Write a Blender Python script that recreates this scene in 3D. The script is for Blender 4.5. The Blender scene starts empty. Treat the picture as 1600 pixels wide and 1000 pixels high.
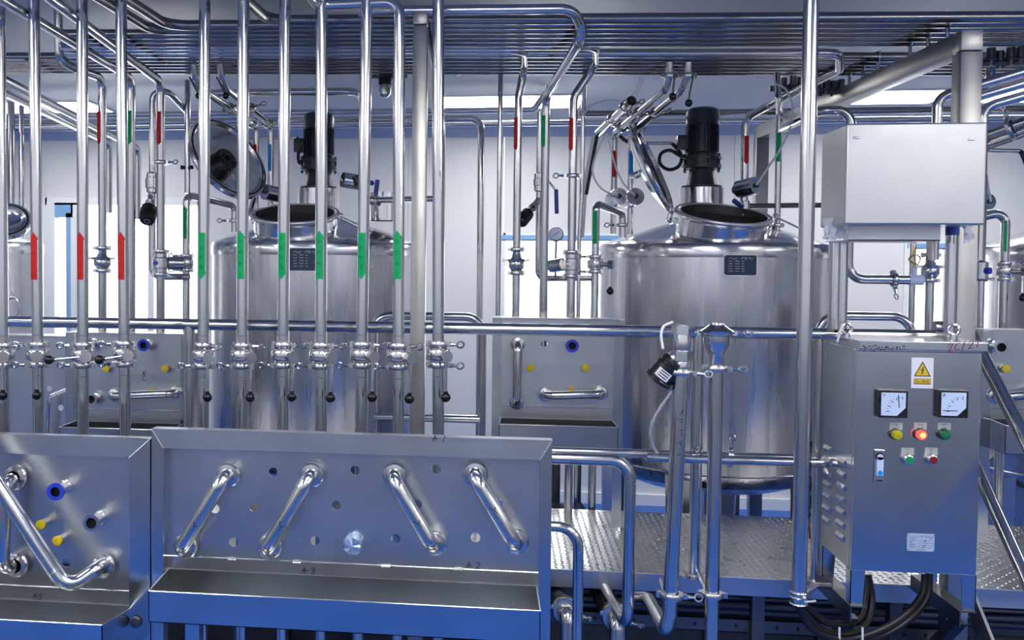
import bpy, bmesh, math, random
from mathutils import Vector, Matrix
random.seed(7)
V = Vector
PI = math.pi
scene = bpy.context.scene
COL = scene.collection

# ---------------------------------------------------------------- camera, world, exposure
ZC = 2.12                      # lens height above the floor
FPX = 1500.0                   # focal length in pixels of a 1600 px wide frame
PPX, PPY = 605.0, 463.0        # principal point (the photograph is a crop, so it is off centre)
YAW, PITCH, ROLL = math.atan(0.123), math.radians(1.7), 0.008
_r0 = V((math.cos(YAW), math.sin(YAW), 0))
_f = V((-math.sin(YAW) * math.cos(PITCH), math.cos(YAW) * math.cos(PITCH), -math.sin(PITCH)))
_u0 = _r0.cross(_f)
_R = _r0 * math.cos(ROLL) + _u0 * math.sin(ROLL)
_U = _u0 * math.cos(ROLL) - _r0 * math.sin(ROLL)
CAM = V((0, 0, ZC))
cam_data = bpy.data.cameras.new('camera')
cam_data.sensor_width = 36.0
cam_data.lens = FPX * 36.0 / 1600.0
cam_data.shift_x = (800 - PPX) / 1600.0
cam_data.shift_y = (PPY - 500) / 1600.0
cam_data.clip_start = 0.05
cam_data.clip_end = 200
cam = bpy.data.objects.new('camera', cam_data)
COL.objects.link(cam)
m3 = Matrix((_R, _U, -_f)).transposed()
cam.matrix_world = Matrix.Translation(CAM) @ m3.to_4x4()
scene.camera = cam


def P(px, py, Y):
    """A point of the photograph at world depth Y -> world position."""
    d = _f + _R * ((px - PPX) / FPX) - _U * ((py - PPY) / FPX)
    return CAM + d * (Y / d.y)


scene.view_settings.view_transform = 'Standard'
scene.view_settings.look = 'None'
scene.view_settings.exposure = 0.55
scene.view_settings.gamma = 1.0
scene.view_settings.use_curve_mapping = False

world = bpy.data.worlds.new('daylight')
world.use_nodes = True
scene.world = world
wb = world.node_tree.nodes['Background']
wb.inputs[0].default_value = (0.93, 0.97, 1.0, 1)
wb.inputs[1].default_value = 5.0
LAMP = 17.0                    # strength of the ceiling light panels

# ---------------------------------------------------------------- materials
def nodes_of(name):
    m = bpy.data.materials.new(name)
    m.use_nodes = True
    nt = m.node_tree
    return m, nt, nt.nodes['Principled BSDF']


def plain(name, col, rough=0.5, metal=0.0, emit=None, strength=0.0, spec=None, var=0.04, scale=30):
    m, nt, b = nodes_of(name)
    b.inputs['Base Color'].default_value = (*col, 1)
    b.inputs['Roughness'].default_value = rough
    b.inputs['Metallic'].default_value = metal
    if spec is not None:
        b.inputs['Specular IOR Level'].default_value = spec
    if emit:
        b.inputs['Emission Color'].default_value = (*emit, 1)
        b.inputs['Emission Strength'].default_value = strength
    elif var:
        tc = nt.nodes.new('ShaderNodeTexCoord')
        n = nt.nodes.new('ShaderNodeTexNoise')
        n.inputs['Scale'].default_value = scale
        n.inputs['Detail'].default_value = 3
        nt.links.new(tc.outputs['Object'], n.inputs['Vector'])
        mr = nt.nodes.new('ShaderNodeMapRange')
        mr.inputs['To Min'].default_value = max(0.0, rough - var * 2)
        mr.inputs['To Max'].default_value = min(1.0, rough + var * 2)
        nt.links.new(n.outputs['Fac'], mr.inputs['Value'])
        nt.links.new(mr.outputs['Result'], b.inputs['Roughness'])
    return m


def steel(name, col, rough, stretch=(1, 1, 1), scale=8, stain=0.0, rvar=0.08, bump=0.0, fine=120, aniso=0.0):
    """Stainless steel: metal with brushed grain and optional stains."""
    m, nt, b = nodes_of(name)
    L = nt.links.new
    b.inputs['Metallic'].default_value = 1.0
    b.inputs['Base Color'].default_value = (*col, 1)
    b.inputs['Roughness'].default_value = rough
    tc = nt.nodes.new('ShaderNodeTexCoord')
    mp = nt.nodes.new('ShaderNodeMapping')
    mp.inputs['Scale'].default_value = stretch
    L(tc.outputs['Object'], mp.inputs['Vector'])
    n = nt.nodes.new('ShaderNodeTexNoise')
    n.inputs['Scale'].default_value = scale
    n.inputs['Detail'].default_value = 4
    L(mp.outputs['Vector'], n.inputs['Vector'])
    mr = nt.nodes.new('ShaderNodeMapRange')
    mr.inputs['From Min'].default_value = 0.3
    mr.inputs['From Max'].default_value = 0.7
    mr.inputs['To Min'].default_value = max(0.02, rough - rvar)
    mr.inputs['To Max'].default_value = rough + rvar
    L(n.outputs['Fac'], mr.inputs['Value'])
    L(mr.outputs['Result'], b.inputs['Roughness'])
    if stain:
        s = nt.nodes.new('ShaderNodeTexNoise')
        s.inputs['Scale'].default_value = 4.5
        s.inputs['Detail'].default_value = 2.5
        L(tc.outputs['Object'], s.inputs['Vector'])
        r = nt.nodes.new('ShaderNodeMapRange')
        r.inputs['From Min'].default_value = 0.25
        r.inputs['From Max'].default_value = 0.70
        r.interpolation_type = 'SMOOTHSTEP'
        r.inputs['To Min'].default_value = 1.0 - stain
        r.inputs['To Max'].default_value = 1.0
        L(s.outputs['Fac'], r.inputs['Value'])
        mx = nt.nodes.new('ShaderNodeMix')
        mx.data_type = 'RGBA'
        mx.blend_type = 'MULTIPLY'
        mx.inputs[0].default_value = 1.0
        mx.inputs[6].default_value = (*col, 1)
        L(r.outputs['Result'], mx.inputs[7])
        L(mx.outputs[2], b.inputs['Base Color'])
    if bump:
        g = nt.nodes.new('ShaderNodeTexNoise')
        g.inputs['Scale'].default_value = fine
        g.inputs['Detail'].default_value = 2
        L(mp.outputs['Vector'], g.inputs['Vector'])
        bp = nt.nodes.new('ShaderNodeBump')
        bp.inputs['Strength'].default_value = bump
        bp.inputs['Distance'].default_value = 0.002
        L(g.outputs['Fac'], bp.inputs['Height'])
        L(bp.outputs['Normal'], b.inputs['Normal'])
    if aniso:
        b.inputs['Anisotropic'].default_value = aniso
    return m


M = dict(
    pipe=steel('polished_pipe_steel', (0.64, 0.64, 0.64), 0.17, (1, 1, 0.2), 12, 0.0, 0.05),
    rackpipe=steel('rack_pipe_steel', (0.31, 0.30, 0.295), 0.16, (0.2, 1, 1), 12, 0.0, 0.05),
    fitting=steel('cast_fitting_steel', (0.66, 0.66, 0.66), 0.2, (1, 1, 1), 20, 0.0, 0.06),
    panel=steel('brushed_panel_steel', (0.60, 0.62, 0.65), 0.31, (1, 1, 1), 3, 0.16, 0.02),
    cabinet=steel('cabinet_steel', (0.60, 0.625, 0.655), 0.20, (1, 1, 1), 3, 0.13, 0.02),
    box=steel('box_steel', (0.58, 0.59, 0.60), 0.36, (1, 1, 1), 4, 0.08, 0.05),
    tank=steel('tank_shell_steel', (0.66, 0.66, 0.68), 0.28, (5, 5, 0.25), 3, 0.05, 0.08),
    cone=steel('polished_tank_top', (0.72, 0.72, 0.74), 0.17, (1, 1, 1), 6, 0.05, 0.06, 0.02, 14),
    square=steel('square_tube_steel', (0.47, 0.465, 0.45), 0.36, (1, 1, 1), 6, 0.18, 0.06),
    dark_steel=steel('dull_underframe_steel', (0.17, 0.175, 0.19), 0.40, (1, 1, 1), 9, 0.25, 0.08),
    tread=steel('tread_plate_steel', (0.62, 0.62, 0.63), 0.30, (1, 1, 1), 10, 0.08, 0.04),
    brass=steel('gold_wire', (0.75, 0.55, 0.2), 0.3),
    foil=steel('blue_tinted_foil', (0.55, 0.70, 0.95), 0.42, (1, 1, 1), 60, 0.3, 0.1, 0.25, 50),
    black=plain('black_plastic', (0.012, 0.012, 0.014), 0.28),
    ball=plain('black_ball_plastic', (0.008, 0.008, 0.010), 0.12),
    rubber=plain('black_cable_rubber', (0.010, 0.010, 0.012), 0.38),
    hole=plain('dark_bore', (0.006, 0.006, 0.008), 0.8),
    motor=plain('motor_paint', (0.018, 0.024, 0.036), 0.36, scale=60),
    motor2=plain('motor_cap_paint', (0.028, 0.036, 0.050), 0.30, scale=60),
    red=plain('red_sticker', (0.60, 0.018, 0.018), 0.55, spec=.25),
    green=plain('green_sticker', (0.004, 0.40, 0.12), 0.55, spec=.25),
    blue=plain('blue_sticker', (0.01, 0.30, 0.85), 0.55, spec=.25),
    bluegrip=plain('blue_grip', (0.02, 0.06, 0.32), 0.35),
    gasket=plain('blue_gasket', (0.02, 0.05, 0.55), 0.4),
    yellow=plain('yellow_plug', (0.75, 0.55, 0.01), 0.45),
    ink=plain('marker_ink', (0.02, 0.02, 0.03), 0.7),
    redink=plain('red_marker_ink', (0.30, 0.05, 0.09), 0.7),
    darkred=plain('dark_red_print', (0.20, 0.01, 0.012), 0.6),
    darkgreen=plain('dark_green_print', (0.004, 0.10, 0.04), 0.6),
    white=plain('white_plate', (0.82, 0.82, 0.86), 0.45),
    signyellow=plain('sign_yellow', (0.78, 0.52, 0.02), 0.5),
    dial=plain('meter_dial', (0.62, 0.74, 0.95), 0.3),
    hose=plain('white_air_hose', (0.80, 0.81, 0.84), 0.35),
    film=plain('plastic_film', (0.78, 0.78, 0.80), 0.25),
    lens_y=plain('yellow_lens', (0.55, 0.48, 0.01), 0.25),
    lens_g=plain('green_lens', (0.01, 0.16, 0.06), 0.25),
    lens_g2=plain('green_button', (0.01, 0.30, 0.10), 0.3),
    lens_r2=plain('red_button', (0.25, 0.01, 0.012), 0.3),
    lens_r=plain('lit_red_lens', (0.9, 0.05, 0.04), 0.3, emit=(1.0, 0.07, 0.06), strength=1.2),
    lens_core=plain('lit_lamp_core', (1.0, 0.4, 0.1), 0.3, emit=(1.0, 0.30, 0.06), strength=2.0),
    plate_grey=plain('grey_label_plate', (0.42, 0.45, 0.43), 0.5),
    navy=plain('navy_nameplate', (0.018, 0.045, 0.10), 0.25),
    silver=plain('silver_print', (0.55, 0.6, 0.65), 0.4, 0.3),
    plate_pale=plain('pale_rating_plate', (0.52, 0.62, 0.78), 0.35, 0.2),
    wall=plain('wall_panel_paint', (0.70, 0.72, 0.745), 0.45, var=0.03, scale=3),
    ceil=plain('ceiling_panel_paint', (0.55, 0.58, 0.64), 0.5, var=0.03, scale=3),
    cove=plain('cove_reflection_tint', (0.40, 0.48, 0.64), 0.4),  # bluish reflection of the metal strip put into its base colour
    sidewall=plain('side_wall_paint', (0.36, 0.38, 0.41), 0.5),
    reflected_grey=plain('grey_reflection_panel', (0.27, 0.285, 0.31), 0.5),  # tone of the added panel mirrored in the steel
    floor=plain('blue_epoxy_floor', (0.008, 0.10, 0.46), 0.40, var=0.05, scale=4),
    frame=plain('white_window_frame', (0.80, 0.83, 0.87), 0.4),
    bluestrip=plain('pale_blue_jamb', (0.22, 0.42, 0.72), 0.4),
    lamp=plain('light_panel', (1, 1, 1), 0.5, emit=(1.0, 0.975, 0.93), strength=LAMP),
    insulation=plain('tan_glove', (0.72, 0.45, 0.36), 0.6),
)
gm, gnt, gb = nodes_of('window_glass')
_t = gnt.nodes.new('ShaderNodeBsdfTransparent')
_g = gnt.nodes.new('ShaderNodeBsdfGlossy')
_g.inputs['Roughness'].default_value = 0.02
_mx = gnt.nodes.new('ShaderNodeMixShader')
_fr = gnt.nodes.new('ShaderNodeFresnel')
gnt.links.new(_fr.outputs[0], _mx.inputs[0])
gnt.links.new(_t.outputs[0], _mx.inputs[1])
gnt.links.new(_g.outputs[0], _mx.inputs[2])
gnt.links.new(_mx.outputs[0], gnt.nodes['Material Output'].inputs['Surface'])
M['glass'] = gm
hm, hnt, hb = nodes_of('clear_hose')
hb.inputs['Base Color'].default_value = (0.9, 0.92, 0.95, 1)
hb.inputs['Roughness'].default_value = 0.15
hb.inputs['Alpha'].default_value = 0.35
M['clear'] = hm

# ---------------------------------------------------------------- mesh building
ORG = {}


def frame_of(axis):
    a = V(axis).normalized()
    h = V((0, 0, 1)) if abs(a.z) < 0.9 else V((1, 0, 0))
    u = h.cross(a).normalized()
    return u, a.cross(u).normalized(), a


class MB:
    def __init__(s):
        s.v = []
        s.f = []

    def add(s, vs, fs):
        o = len(s.v)
        s.v += [V(p) for p in vs]
        s.f += [tuple(i + o for i in f) for f in fs]
        return s

    def ring_sweep(s, rings, close=True, cap0=True, cap1=True):
        n = len(rings[0])
        vs = [p for r in rings for p in r]
        fs = []
        for i in range(len(rings) - 1):
            for j in range(n if close else n - 1):
                k = (j + 1) % n
                fs.append((i * n + j, i * n + k, (i + 1) * n + k, (i + 1) * n + j))
        if cap0:
            fs.append(tuple(reversed(range(n))))
        if cap1:
            b = (len(rings) - 1) * n
            fs.append(tuple(b + j for j in range(n)))
        return s.add(vs, fs)

    def tube(s, pts, r, bend=None, seg=14, cap=True, steps=6):
        pts = [V(p) for p in pts]
        if bend is None:
            bend = r * 3
        path = [pts[0]]
        for i in range(1, len(pts) - 1):
            a, b, c = pts[i - 1], pts[i], pts[i + 1]
            d0, d1 = (a - b), (c - b)
            l0, l1 = d0.length, d1.length
            d0.normalize()
            d1.normalize()
            ang = d0.angle(d1)
            if ang > PI - 0.02:
                path.append(b)
                continue
            t = min(bend / math.tan(ang / 2), l0 * 0.49, l1 * 0.49)
            p0, p1 = b + d0 * t, b + d1 * t
            bis = (d0 + d1).normalized()
            rad = t * math.tan(ang / 2)
            cen = b + bis * (rad / math.sin(ang / 2))
            e0, e1 = p0 - cen, p1 - cen
            tot = e0.angle(e1)
            n = max(2, int(steps * tot / (PI / 2)) + 1)
            for k in range(n + 1):
                w = k / n
                q = (e0 * math.sin((1 - w) * tot) + e1 * math.sin(w * tot)) / math.sin(tot)
                path.append(cen + q)
        path.append(pts[-1])
        return s.sweep(path, r, seg, cap)

    def sweep(s, path, r, seg=12, cap=True):
        clean = [path[0]]
        for p in path[1:]:
            if (p - clean[-1]).length > 1e-5:
                clean.append(p)
        path = clean
        t0 = (path[1] - path[0]).normalized()
        u, w, _ = frame_of(t0)
        rings = []
        prev = t0
        for i, p in enumerate(path):
            if i == 0:
                t = t0
            elif i == len(path) - 1:
                t = (path[i] - path[i - 1]).normalized()
            else:
                t = ((path[i + 1] - path[i]).normalized() + (path[i] - path[i - 1]).normalized()).normalized()
            q = prev.rotation_difference(t)
            u = q @ u
            u = (u - t * u.dot(t)).normalized()
            w = t.cross(u)
            prev = t
            rr = r[i] if isinstance(r, (list, tuple)) else r
            rings.append([p + (u * math.cos(2 * PI * j / seg) + w * math.sin(2 * PI * j / seg)) * rr for j in range(seg)])
        return s.ring_sweep(rings, True, cap, cap)

    def hose(s, pts, r, seg=8, n=8):
        pts = [V(p) for p in pts]
        q = [pts[0] * 2 - pts[1]] + pts + [pts[-1] * 2 - pts[-2]]
        path = []
        for i in range(1, len(q) - 2):
            for k in range(n):
                t = k / n
                a, b, c, d = q[i - 1], q[i], q[i + 1], q[i + 2]
                path.append(0.5 * ((2 * b) + (c - a) * t + (2 * a - 5 * b + 4 * c - d) * t * t + (3 * b - a - 3 * c + d) * t ** 3))
        path.append(pts[-1])
        return s.sweep(path, r, seg)

    def cyl(s, p0, p1, r0, r1=None, seg=16):
        p0, p1 = V(p0), V(p1)
        u, w, a = frame_of(p1 - p0)
        r1 = r0 if r1 is None else r1
        rg = [[p + (u * math.cos(2 * PI * j / seg) + w * math.sin(2 * PI * j / seg)) * r for j in range(seg)] for p, r in ((p0, r0), (p1, r1))]
        return s.ring_sweep(rg)

    def lathe(s, prof, org, axis=(0, 0, 1), seg=24, cap=(False, False)):
        u, w, a = frame_of(axis)
        org = V(org)
        rg = [[org + a * h + (u * math.cos(2 * PI * j / seg) + w * math.sin(2 * PI * j / seg)) * max(r, 1e-5) for j in range(seg)] for r, h in prof]
        return s.ring_sweep(rg, True, cap[0], cap[1])

    def bx(s, x0, x1, y0, y1, z0, z1):
        vs = [(x, y, z) for z in (z0, z1) for y in (y0, y1) for x in (x0, x1)]
        return s.add(vs, [(0, 2, 3, 1), (4, 5, 7, 6), (0, 1, 5, 4), (2, 6, 7, 3), (0, 4, 6, 2), (1, 3, 7, 5)])

    def obox(s, c, ux, uy, uz, sx, sy, sz):
        c, ux, uy, uz = V(c), V(ux), V(uy), V(uz)
        vs = [c + ux * (x * sx / 2) + uy * (y * sy / 2) + uz * (z * sz / 2) for z in (-1, 1) for y in (-1, 1) for x in (-1, 1)]
        return s.add(vs, [(0, 2, 3, 1), (4, 5, 7, 6), (0, 1, 5, 4), (2, 6, 7, 3), (0, 4, 6, 2), (1, 3, 7, 5)])

    def bar(s, p0, p1, w, h, up=(0, 0, 1)):
        p0, p1 = V(p0), V(p1)
        a = (p1 - p0).normalized()
        x = a.cross(V(up)).normalized()
        z = x.cross(a)
        return s.obox((p0 + p1) / 2, x, a, z, w, (p1 - p0).length, h)

    def prism(s, poly, n):
        """poly: 3-D points in a plane, pushed along n."""
        k = len(poly)
        n = V(n)
        vs = [V(p) for p in poly] + [V(p) + n for p in poly]
        fs = [tuple(range(k)), tuple(reversed(range(k, 2 * k)))] + [(i, i + k, (i + 1) % k + k, (i + 1) % k) for i in range(k)]
        return s.add(vs, fs)

    def ball(s, c, r, seg=16, sq=(1, 1, 1)):
        rg = []
        n = max(4, seg // 2)
        c = V(c)
        vs = [c + V((0, 0, -r * sq[2]))]
        for i in range(1, n):
            t = -PI / 2 + PI * i / n
            for j in range(seg):
                a = 2 * PI * j / seg
                vs.append(c + V((r * math.cos(t) * math.cos(a) * sq[0], r * math.cos(t) * math.sin(a) * sq[1], r * math.sin(t) * sq[2])))
        vs.append(c + V((0, 0, r * sq[2])))
        fs = []
        for j in range(seg):
            fs.append((0, 1 + (j + 1) % seg, 1 + j))
        for i in range(n - 2):
            for j in range(seg):
                a, b = 1 + i * seg + j, 1 + i * seg + (j + 1) % seg
                fs.append((a, b, b + seg, a + seg))
        top = len(vs) - 1
        b0 = 1 + (n - 2) * seg
        for j in range(seg):
            fs.append((b0 + j, b0 + (j + 1) % seg, top))
        return s.add(vs, fs)

    def torus(s, c, axis, R, r, seg=20, tseg=8, a0=0.0, a1=2 * PI):
        u, w, a = frame_of(axis)
        c = V(c)
        full = abs(a1 - a0 - 2 * PI) < 1e-6
        n = seg
        rg = []
        for i in range(n + 1):
            t = a0 + (a1 - a0) * i / n
            d = u * math.cos(t) + w * math.sin(t)
            rg.append([c + d * (R + r * math.cos(2 * PI * j / tseg)) + a * (r * math.sin(2 * PI * j / tseg)) for j in range(tseg)])
        return s.ring_sweep(rg, True, not full, not full)

    def build(s, name, mat, parent=None, label=None, cat=None, group=None, kind=None, org=None, smooth=35, bevel=0.0):
        if parent is not None:
            o0 = ORG[parent.name]
        elif org is not None:
            o0 = V(org)
        else:
            lo = V([min(p[i] for p in s.v) for i in range(3)])
            hi = V([max(p[i] for p in s.v) for i in range(3)])
            o0 = V(((lo.x + hi.x) / 2, (lo.y + hi.y) / 2, lo.z))
        me = bpy.data.meshes.new(name)
        me.from_pydata([p - o0 for p in s.v], [], s.f)
        bm = bmesh.new()
        bm.from_mesh(me)
        bmesh.ops.remove_doubles(bm, verts=bm.verts, dist=1e-6)
        bmesh.ops.recalc_face_normals(bm, faces=bm.faces)
        if bevel:
            ed = [e for e in bm.edges if len(e.link_faces) == 2 and e.calc_face_angle(0) > 0.6]
            bmesh.ops.bevel(bm, geom=ed, offset=bevel, segments=2, profile=0.5, affect='EDGES', clamp_overlap=True)
        bm.to_mesh(me)
        bm.free()
        if smooth:
            me.polygons.foreach_set('use_smooth', [True] * len(me.polygons))
            me.set_sharp_from_angle(angle=math.radians(smooth))
        me.materials.append(M[mat] if isinstance(mat, str) else mat)
        o = bpy.data.objects.new(name, me)
        COL.objects.link(o)
        if parent is not None:
            o.parent = parent
        else:
            o.location = o0
        ORG[o.name] = o0
        tag(o, label, cat, group, kind)
        return o


def tag(o, label=None, cat=None, group=None, kind=None):
    if label:
        o['label'] = label
    if cat:
        o['category'] = cat
    if group:
        o['group'] = group
    if kind:
        o['kind'] = kind
    return o


def thing(name, label, cat, loc, group=None):
    o = bpy.data.objects.new(name, None)
    o.empty_display_size = 0.1
    COL.objects.link(o)
    o.location = V(loc)
    ORG[o.name] = V(loc)
    return tag(o, label, cat, group)


def copy_tree(o, parent=None, off=None, label=None):
    c = o.copy()
    COL.objects.link(c)
    ORG[c.name] = ORG[o.name] + (V(off) if off else V((0, 0, 0)))
    if parent is not None:
        c.parent = parent
    elif off:
        c.location = V(o.location) + V(off)
    if label:
        c['label'] = label
    for ch in list(o.children):
        copy_tree(ch, c, off)
    return c


def piece_copy(o, off, parent):
    c = o.copy()
    COL.objects.link(c)
    c.parent = parent
    c.location = V(o.location) + V(off)
    ORG[c.name] = ORG[o.name]
    return c


_tc = {}
def glyphs(body, size=1.0):
    """Flat lettering as (verts2d, faces), centred."""
    if body not in _tc:
        cu = bpy.data.curves.new('lettering', 'FONT')
        cu.body = body
        cu.size = 1.0
        cu.resolution_u = 3
        cu.align_x = 'CENTER'
        cu.align_y = 'CENTER'
        ob = bpy.data.objects.new('lettering', cu)
        COL.objects.link(ob)
        dg = bpy.context.evaluated_depsgraph_get()
        dg.update()
        me = bpy.data.meshes.new_from_object(ob.evaluated_get(dg))
        vs = [(v.co.x, v.co.y) for v in me.vertices]
        fs = [tuple(p.vertices) for p in me.polygons]
        bpy.data.objects.remove(ob)
        bpy.data.meshes.remove(me)
        if vs:
            cx = (min(v[0] for v in vs) + max(v[0] for v in vs)) / 2
            cy = (min(v[1] for v in vs) + max(v[1] for v in vs)) / 2
            vs = [(a - cx, b - cy) for a, b in vs]
        _tc[body] = (vs, fs)
    vs, fs = _tc[body]
    return [(a * size, b * size) for a, b in vs], fs


def letter(mb, body, size, c, ux=(1, 0, 0), uz=(0, 0, 1)):
    vs, fs = glyphs(body, size)
    c, ux, uz = V(c), V(ux), V(uz)
    mb.add([c + ux * a + uz * b for a, b in vs], fs)


def stroke(mb, pts, w, c, ux=(1, 0, 0), uz=(0, 0, 1)):
    """A pen line of width w: a flat ribbon through 2-D pts."""
    c, ux, uz = V(c), V(ux), V(uz)
    for (a, b) in zip(pts, pts[1:]):
        d = V((b[0] - a[0], b[1] - a[1], 0))
        if d.length < 1e-7:
            continue
        d.normalize()
        n = V((-d.y, d.x, 0)) * (w / 2)
        e = d * (w * 0.3)
        q = [(a[0] - e.x + n.x, a[1] - e.y + n.y), (b[0] + e.x + n.x, b[1] + e.y + n.y), (b[0] + e.x - n.x, b[1] + e.y - n.y), (a[0] - e.x - n.x, a[1] - e.y - n.y)]
        mb.add([c + ux * x + uz * y for x, y in q], [(0, 1, 2, 3)])


PEN = {
    'A': [[(0, 0), (.25, 1), (.5, 0)], [(-.15, .42), (.75, .5)]],
    '1': [[(.3, 1), (.15, 0)]],
    '2': [[(0, .75), (.2, 1), (.5, .85), (.4, .5), (0, 0), (.65, .05)]],
    '3': [[(0, .95), (.4, 1), (.45, .7), (.15, .55), (.5, .4), (.4, .05), (0, .05)]],
    '4': [[(.25, 1), (0, .4), (.65, .45)], [(.45, .8), (.35, -.1)]],
    '5': [[(.55, 1), (.1, .95), (.05, .55), (.4, .6), (.45, .2), (0, .0)]],
    '0': [[(.45, .9), (.1, .7), (0, .25), (.3, .05), (.5, .2)]],
    '/': [[(.3, 1.1), (0, -.4)]],
    'C': [[(.6, .9), (.15, .8), (0, .3), (.3, 0), (.7, .1)]],
    'N': [[(0, 0), (.15, .9), (.35, .2), (.6, 1)]],
    'Y': [[(0, 1), (.25, .6), (.55, 1.05)], [(.25, .6), (.15, 0)]],
}


def pen(mb, body, size, c, w, ux=(1, 0, 0), uz=(0, 0, 1), gap=0.9, slant=0.12):
    x = 0.0
    for ch in body:
        if ch == ' ':
            x += 0.6 * size
            continue
        for ln in PEN[ch]:
            stroke(mb, [(x + (a + slant * b) * size, b * size) for a, b in ln], w, c, ux, uz)
        x += gap * size


def scribble(mb, n, size, c, w, ux=(1, 0, 0), uz=(0, 0, 1), seed=1, gap=1.05):
    """Handwriting too blurred to read: small crossed strokes."""
    rnd = random.Random(seed)
    for i in range(n):
        x = i * gap * size
        for k in range(rnd.randint(3, 5)):
            a = (x + rnd.random() * size * .8, rnd.random() * size)
            if rnd.random() < .5:
                b = (a[0] + size * rnd.uniform(.25, .55), a[1] + size * rnd.uniform(-.08, .2))
            else:
                b = (a[0] + size * rnd.uniform(-.25, .1), a[1] - size * rnd.uniform(.25, .6))
            stroke(mb, [a, b], w, c, ux, uz)

# ---------------------------------------------------------------- the room
YW = 8.84                      # back wall
HC = ZC + 1.30                 # ceiling height
X0, X1, YF = -7.5, 8.0, -1.0
MB().bx(X0, X1, YF, YW + .1, -0.1, 0).build('floor', 'floor', kind='structure')
MB().bx(X0, X1, YF, YW + .2, HC, HC + 0.1).build('ceiling', 'ceil', kind='structure')
MB().bx(X0 - .1, X0, YF, YW, 0, HC).build('wall_left', 'sidewall', kind='structure')
MB().bx(X1, X1 + .1, YF, YW, 0, HC).build('wall_right', 'sidewall', kind='structure')
MB().bx(X0, X1, YF - .1, YF, 0, HC).build('wall_front', 'wall', kind='structure')
MB().bx(X0, X1, YF, YF + .03, 0, 1.55).build('reflection_panel', 'reflected_grey', kind='structure', smooth=0)  # added grey panel behind the camera, for the steel to reflect
# back wall of sandwich panels, with three window openings
wins = [(P(72, 420, YW).x, P(312, 420, YW).x, 1.12, P(190, 317, YW).z),
        (P(786, 420, YW).x, P(968, 420, YW).x, 1.12, P(860, 373, YW).z),
        (P(1421, 420, YW).x, P(1514, 420, YW).x, 1.12, P(1460, 386, YW).z)]
wall = bpy.data.objects.new('wall_back', None)
COL.objects.link(wall)
ORG[wall.name] = V((0, 0, 0))
wall['kind'] = 'structure'
edges = sorted({X0, X1} | {w[0] for w in wins} | {w[1] for w in wins} | {-6.4, -5.3, -1.75, -0.9, 2.0, 2.35, 5.3, 6.4})
g = 0.0015
for a, b in zip(edges, edges[1:]):
    w = [q for q in wins if q[0] <= (a + b) / 2 <= q[1]]
    if w:
        MB().bx(a, b, YW, YW + .1, 0, w[0][2]).build('wall_panel', 'wall', wall, smooth=0)
        MB().bx(a, b, YW, YW + .1, w[0][3], HC).build('wall_panel', 'wall', wall, smooth=0)
    else:
        MB().bx(a + g, b - g, YW, YW + .1, 0, HC).build('wall_panel', 'wall', wall, smooth=0)
for i, (a, b, z0, z1) in enumerate(wins):
    f = MB()
    t = 0.05
    y0, y1 = YW - .02, YW + .08
    f.bx(a - t, a + .02, y0, y1, z0 - t, z1 + t).bx(b - .02, b + t, y0, y1, z0 - t, z1 + t)
    f.bx(a, b, y0, y1, z1 - .02, z1 + t).bx(a, b, y0 - .04, y1, z0 - t, z0 + .02)
    fo = f.build('window_%d' % (i + 1), 'frame', kind='structure', org=((a + b) / 2, YW, z0), smooth=0)
    mull = []
    if i == 0:
        MB().bx(a + .02, a + .10, y0 - .01, y1, z0, z1).build('jamb_panel', 'frame', fo, smooth=0)
        xb = P(112, 400, YW).x
        MB().bx(a + .10, xb + .02, y0, y1 - .02, z1 - .14, z1).build('blue_header', 'bluestrip', fo, smooth=0)
        MB().bx(xb - .05, xb + .0, y0, y1 - .02, z0, z1 - .1).build('blue_stile', 'bluestrip', fo, smooth=0)
        MB().bx(xb, xb + .08, y0, y1, z0, z1).build('mullion', 'frame', fo, smooth=0)
        xc = P(232, 400, YW).x
        MB().bx(xc, xc + .06, y0, y1, z0, z1).build('mullion', 'frame', fo, smooth=0)
    else:
        MB().bx(a - .03, b + .03, y0 - .012, y1 - .02, z1 - .01, z1 + .03).build('blue_header', 'bluestrip', fo, smooth=0)
        xc = a * .45 + b * .55
        MB().bx(xc, xc + .05, y0, y1, z0, z1).build('mullion', 'frame', fo, smooth=0)
    MB().bx(a, b, YW + .04, YW + .046, z0, z1).build('pane', 'glass', fo, smooth=0)
# coving between wall and ceiling, and the kerb at the foot of the wall
MB().prism([(X0, YW, HC - .10), (X0, YW - .02, HC - .10), (X0, YW - .10, HC - .015), (X0, YW - .10, HC), (X0, YW, HC)], (X1 - X0, 0, 0)).build('trim_1', 'cove', kind='structure', smooth=0)
MB().bx(X0, X1, YW - .04, YW, 0, .10).build('baseboard_back', 'frame', kind='structure', smooth=0)

# ceiling light panels: rows of flush fittings
def ceiling_light(x, y, w, d, label):
    t = thing('ceiling_light', label, 'ceiling light', (x, y, HC), 'flush ceiling light panels')
    fr = MB()
    for a, b, c, e in ((x - w / 2 - .02, x + w / 2 + .02, y - d / 2 - .02, y - d / 2), (x - w / 2 - .02, x + w / 2 + .02, y + d / 2, y + d / 2 + .02),
                       (x - w / 2 - .02, x - w / 2, y - d / 2, y + d / 2), (x + w / 2, x + w / 2 + .02, y - d / 2, y + d / 2)):
        fr.bx(a, b, c, e, HC - .012, HC - .0005)
    fr.build('frame', 'frame', t, smooth=0)
    MB().bx(x - w / 2, x + w / 2, y - d / 2, y + d / 2, HC - .009, HC - .001).build('diffuser', 'lamp', t, smooth=0)


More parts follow.
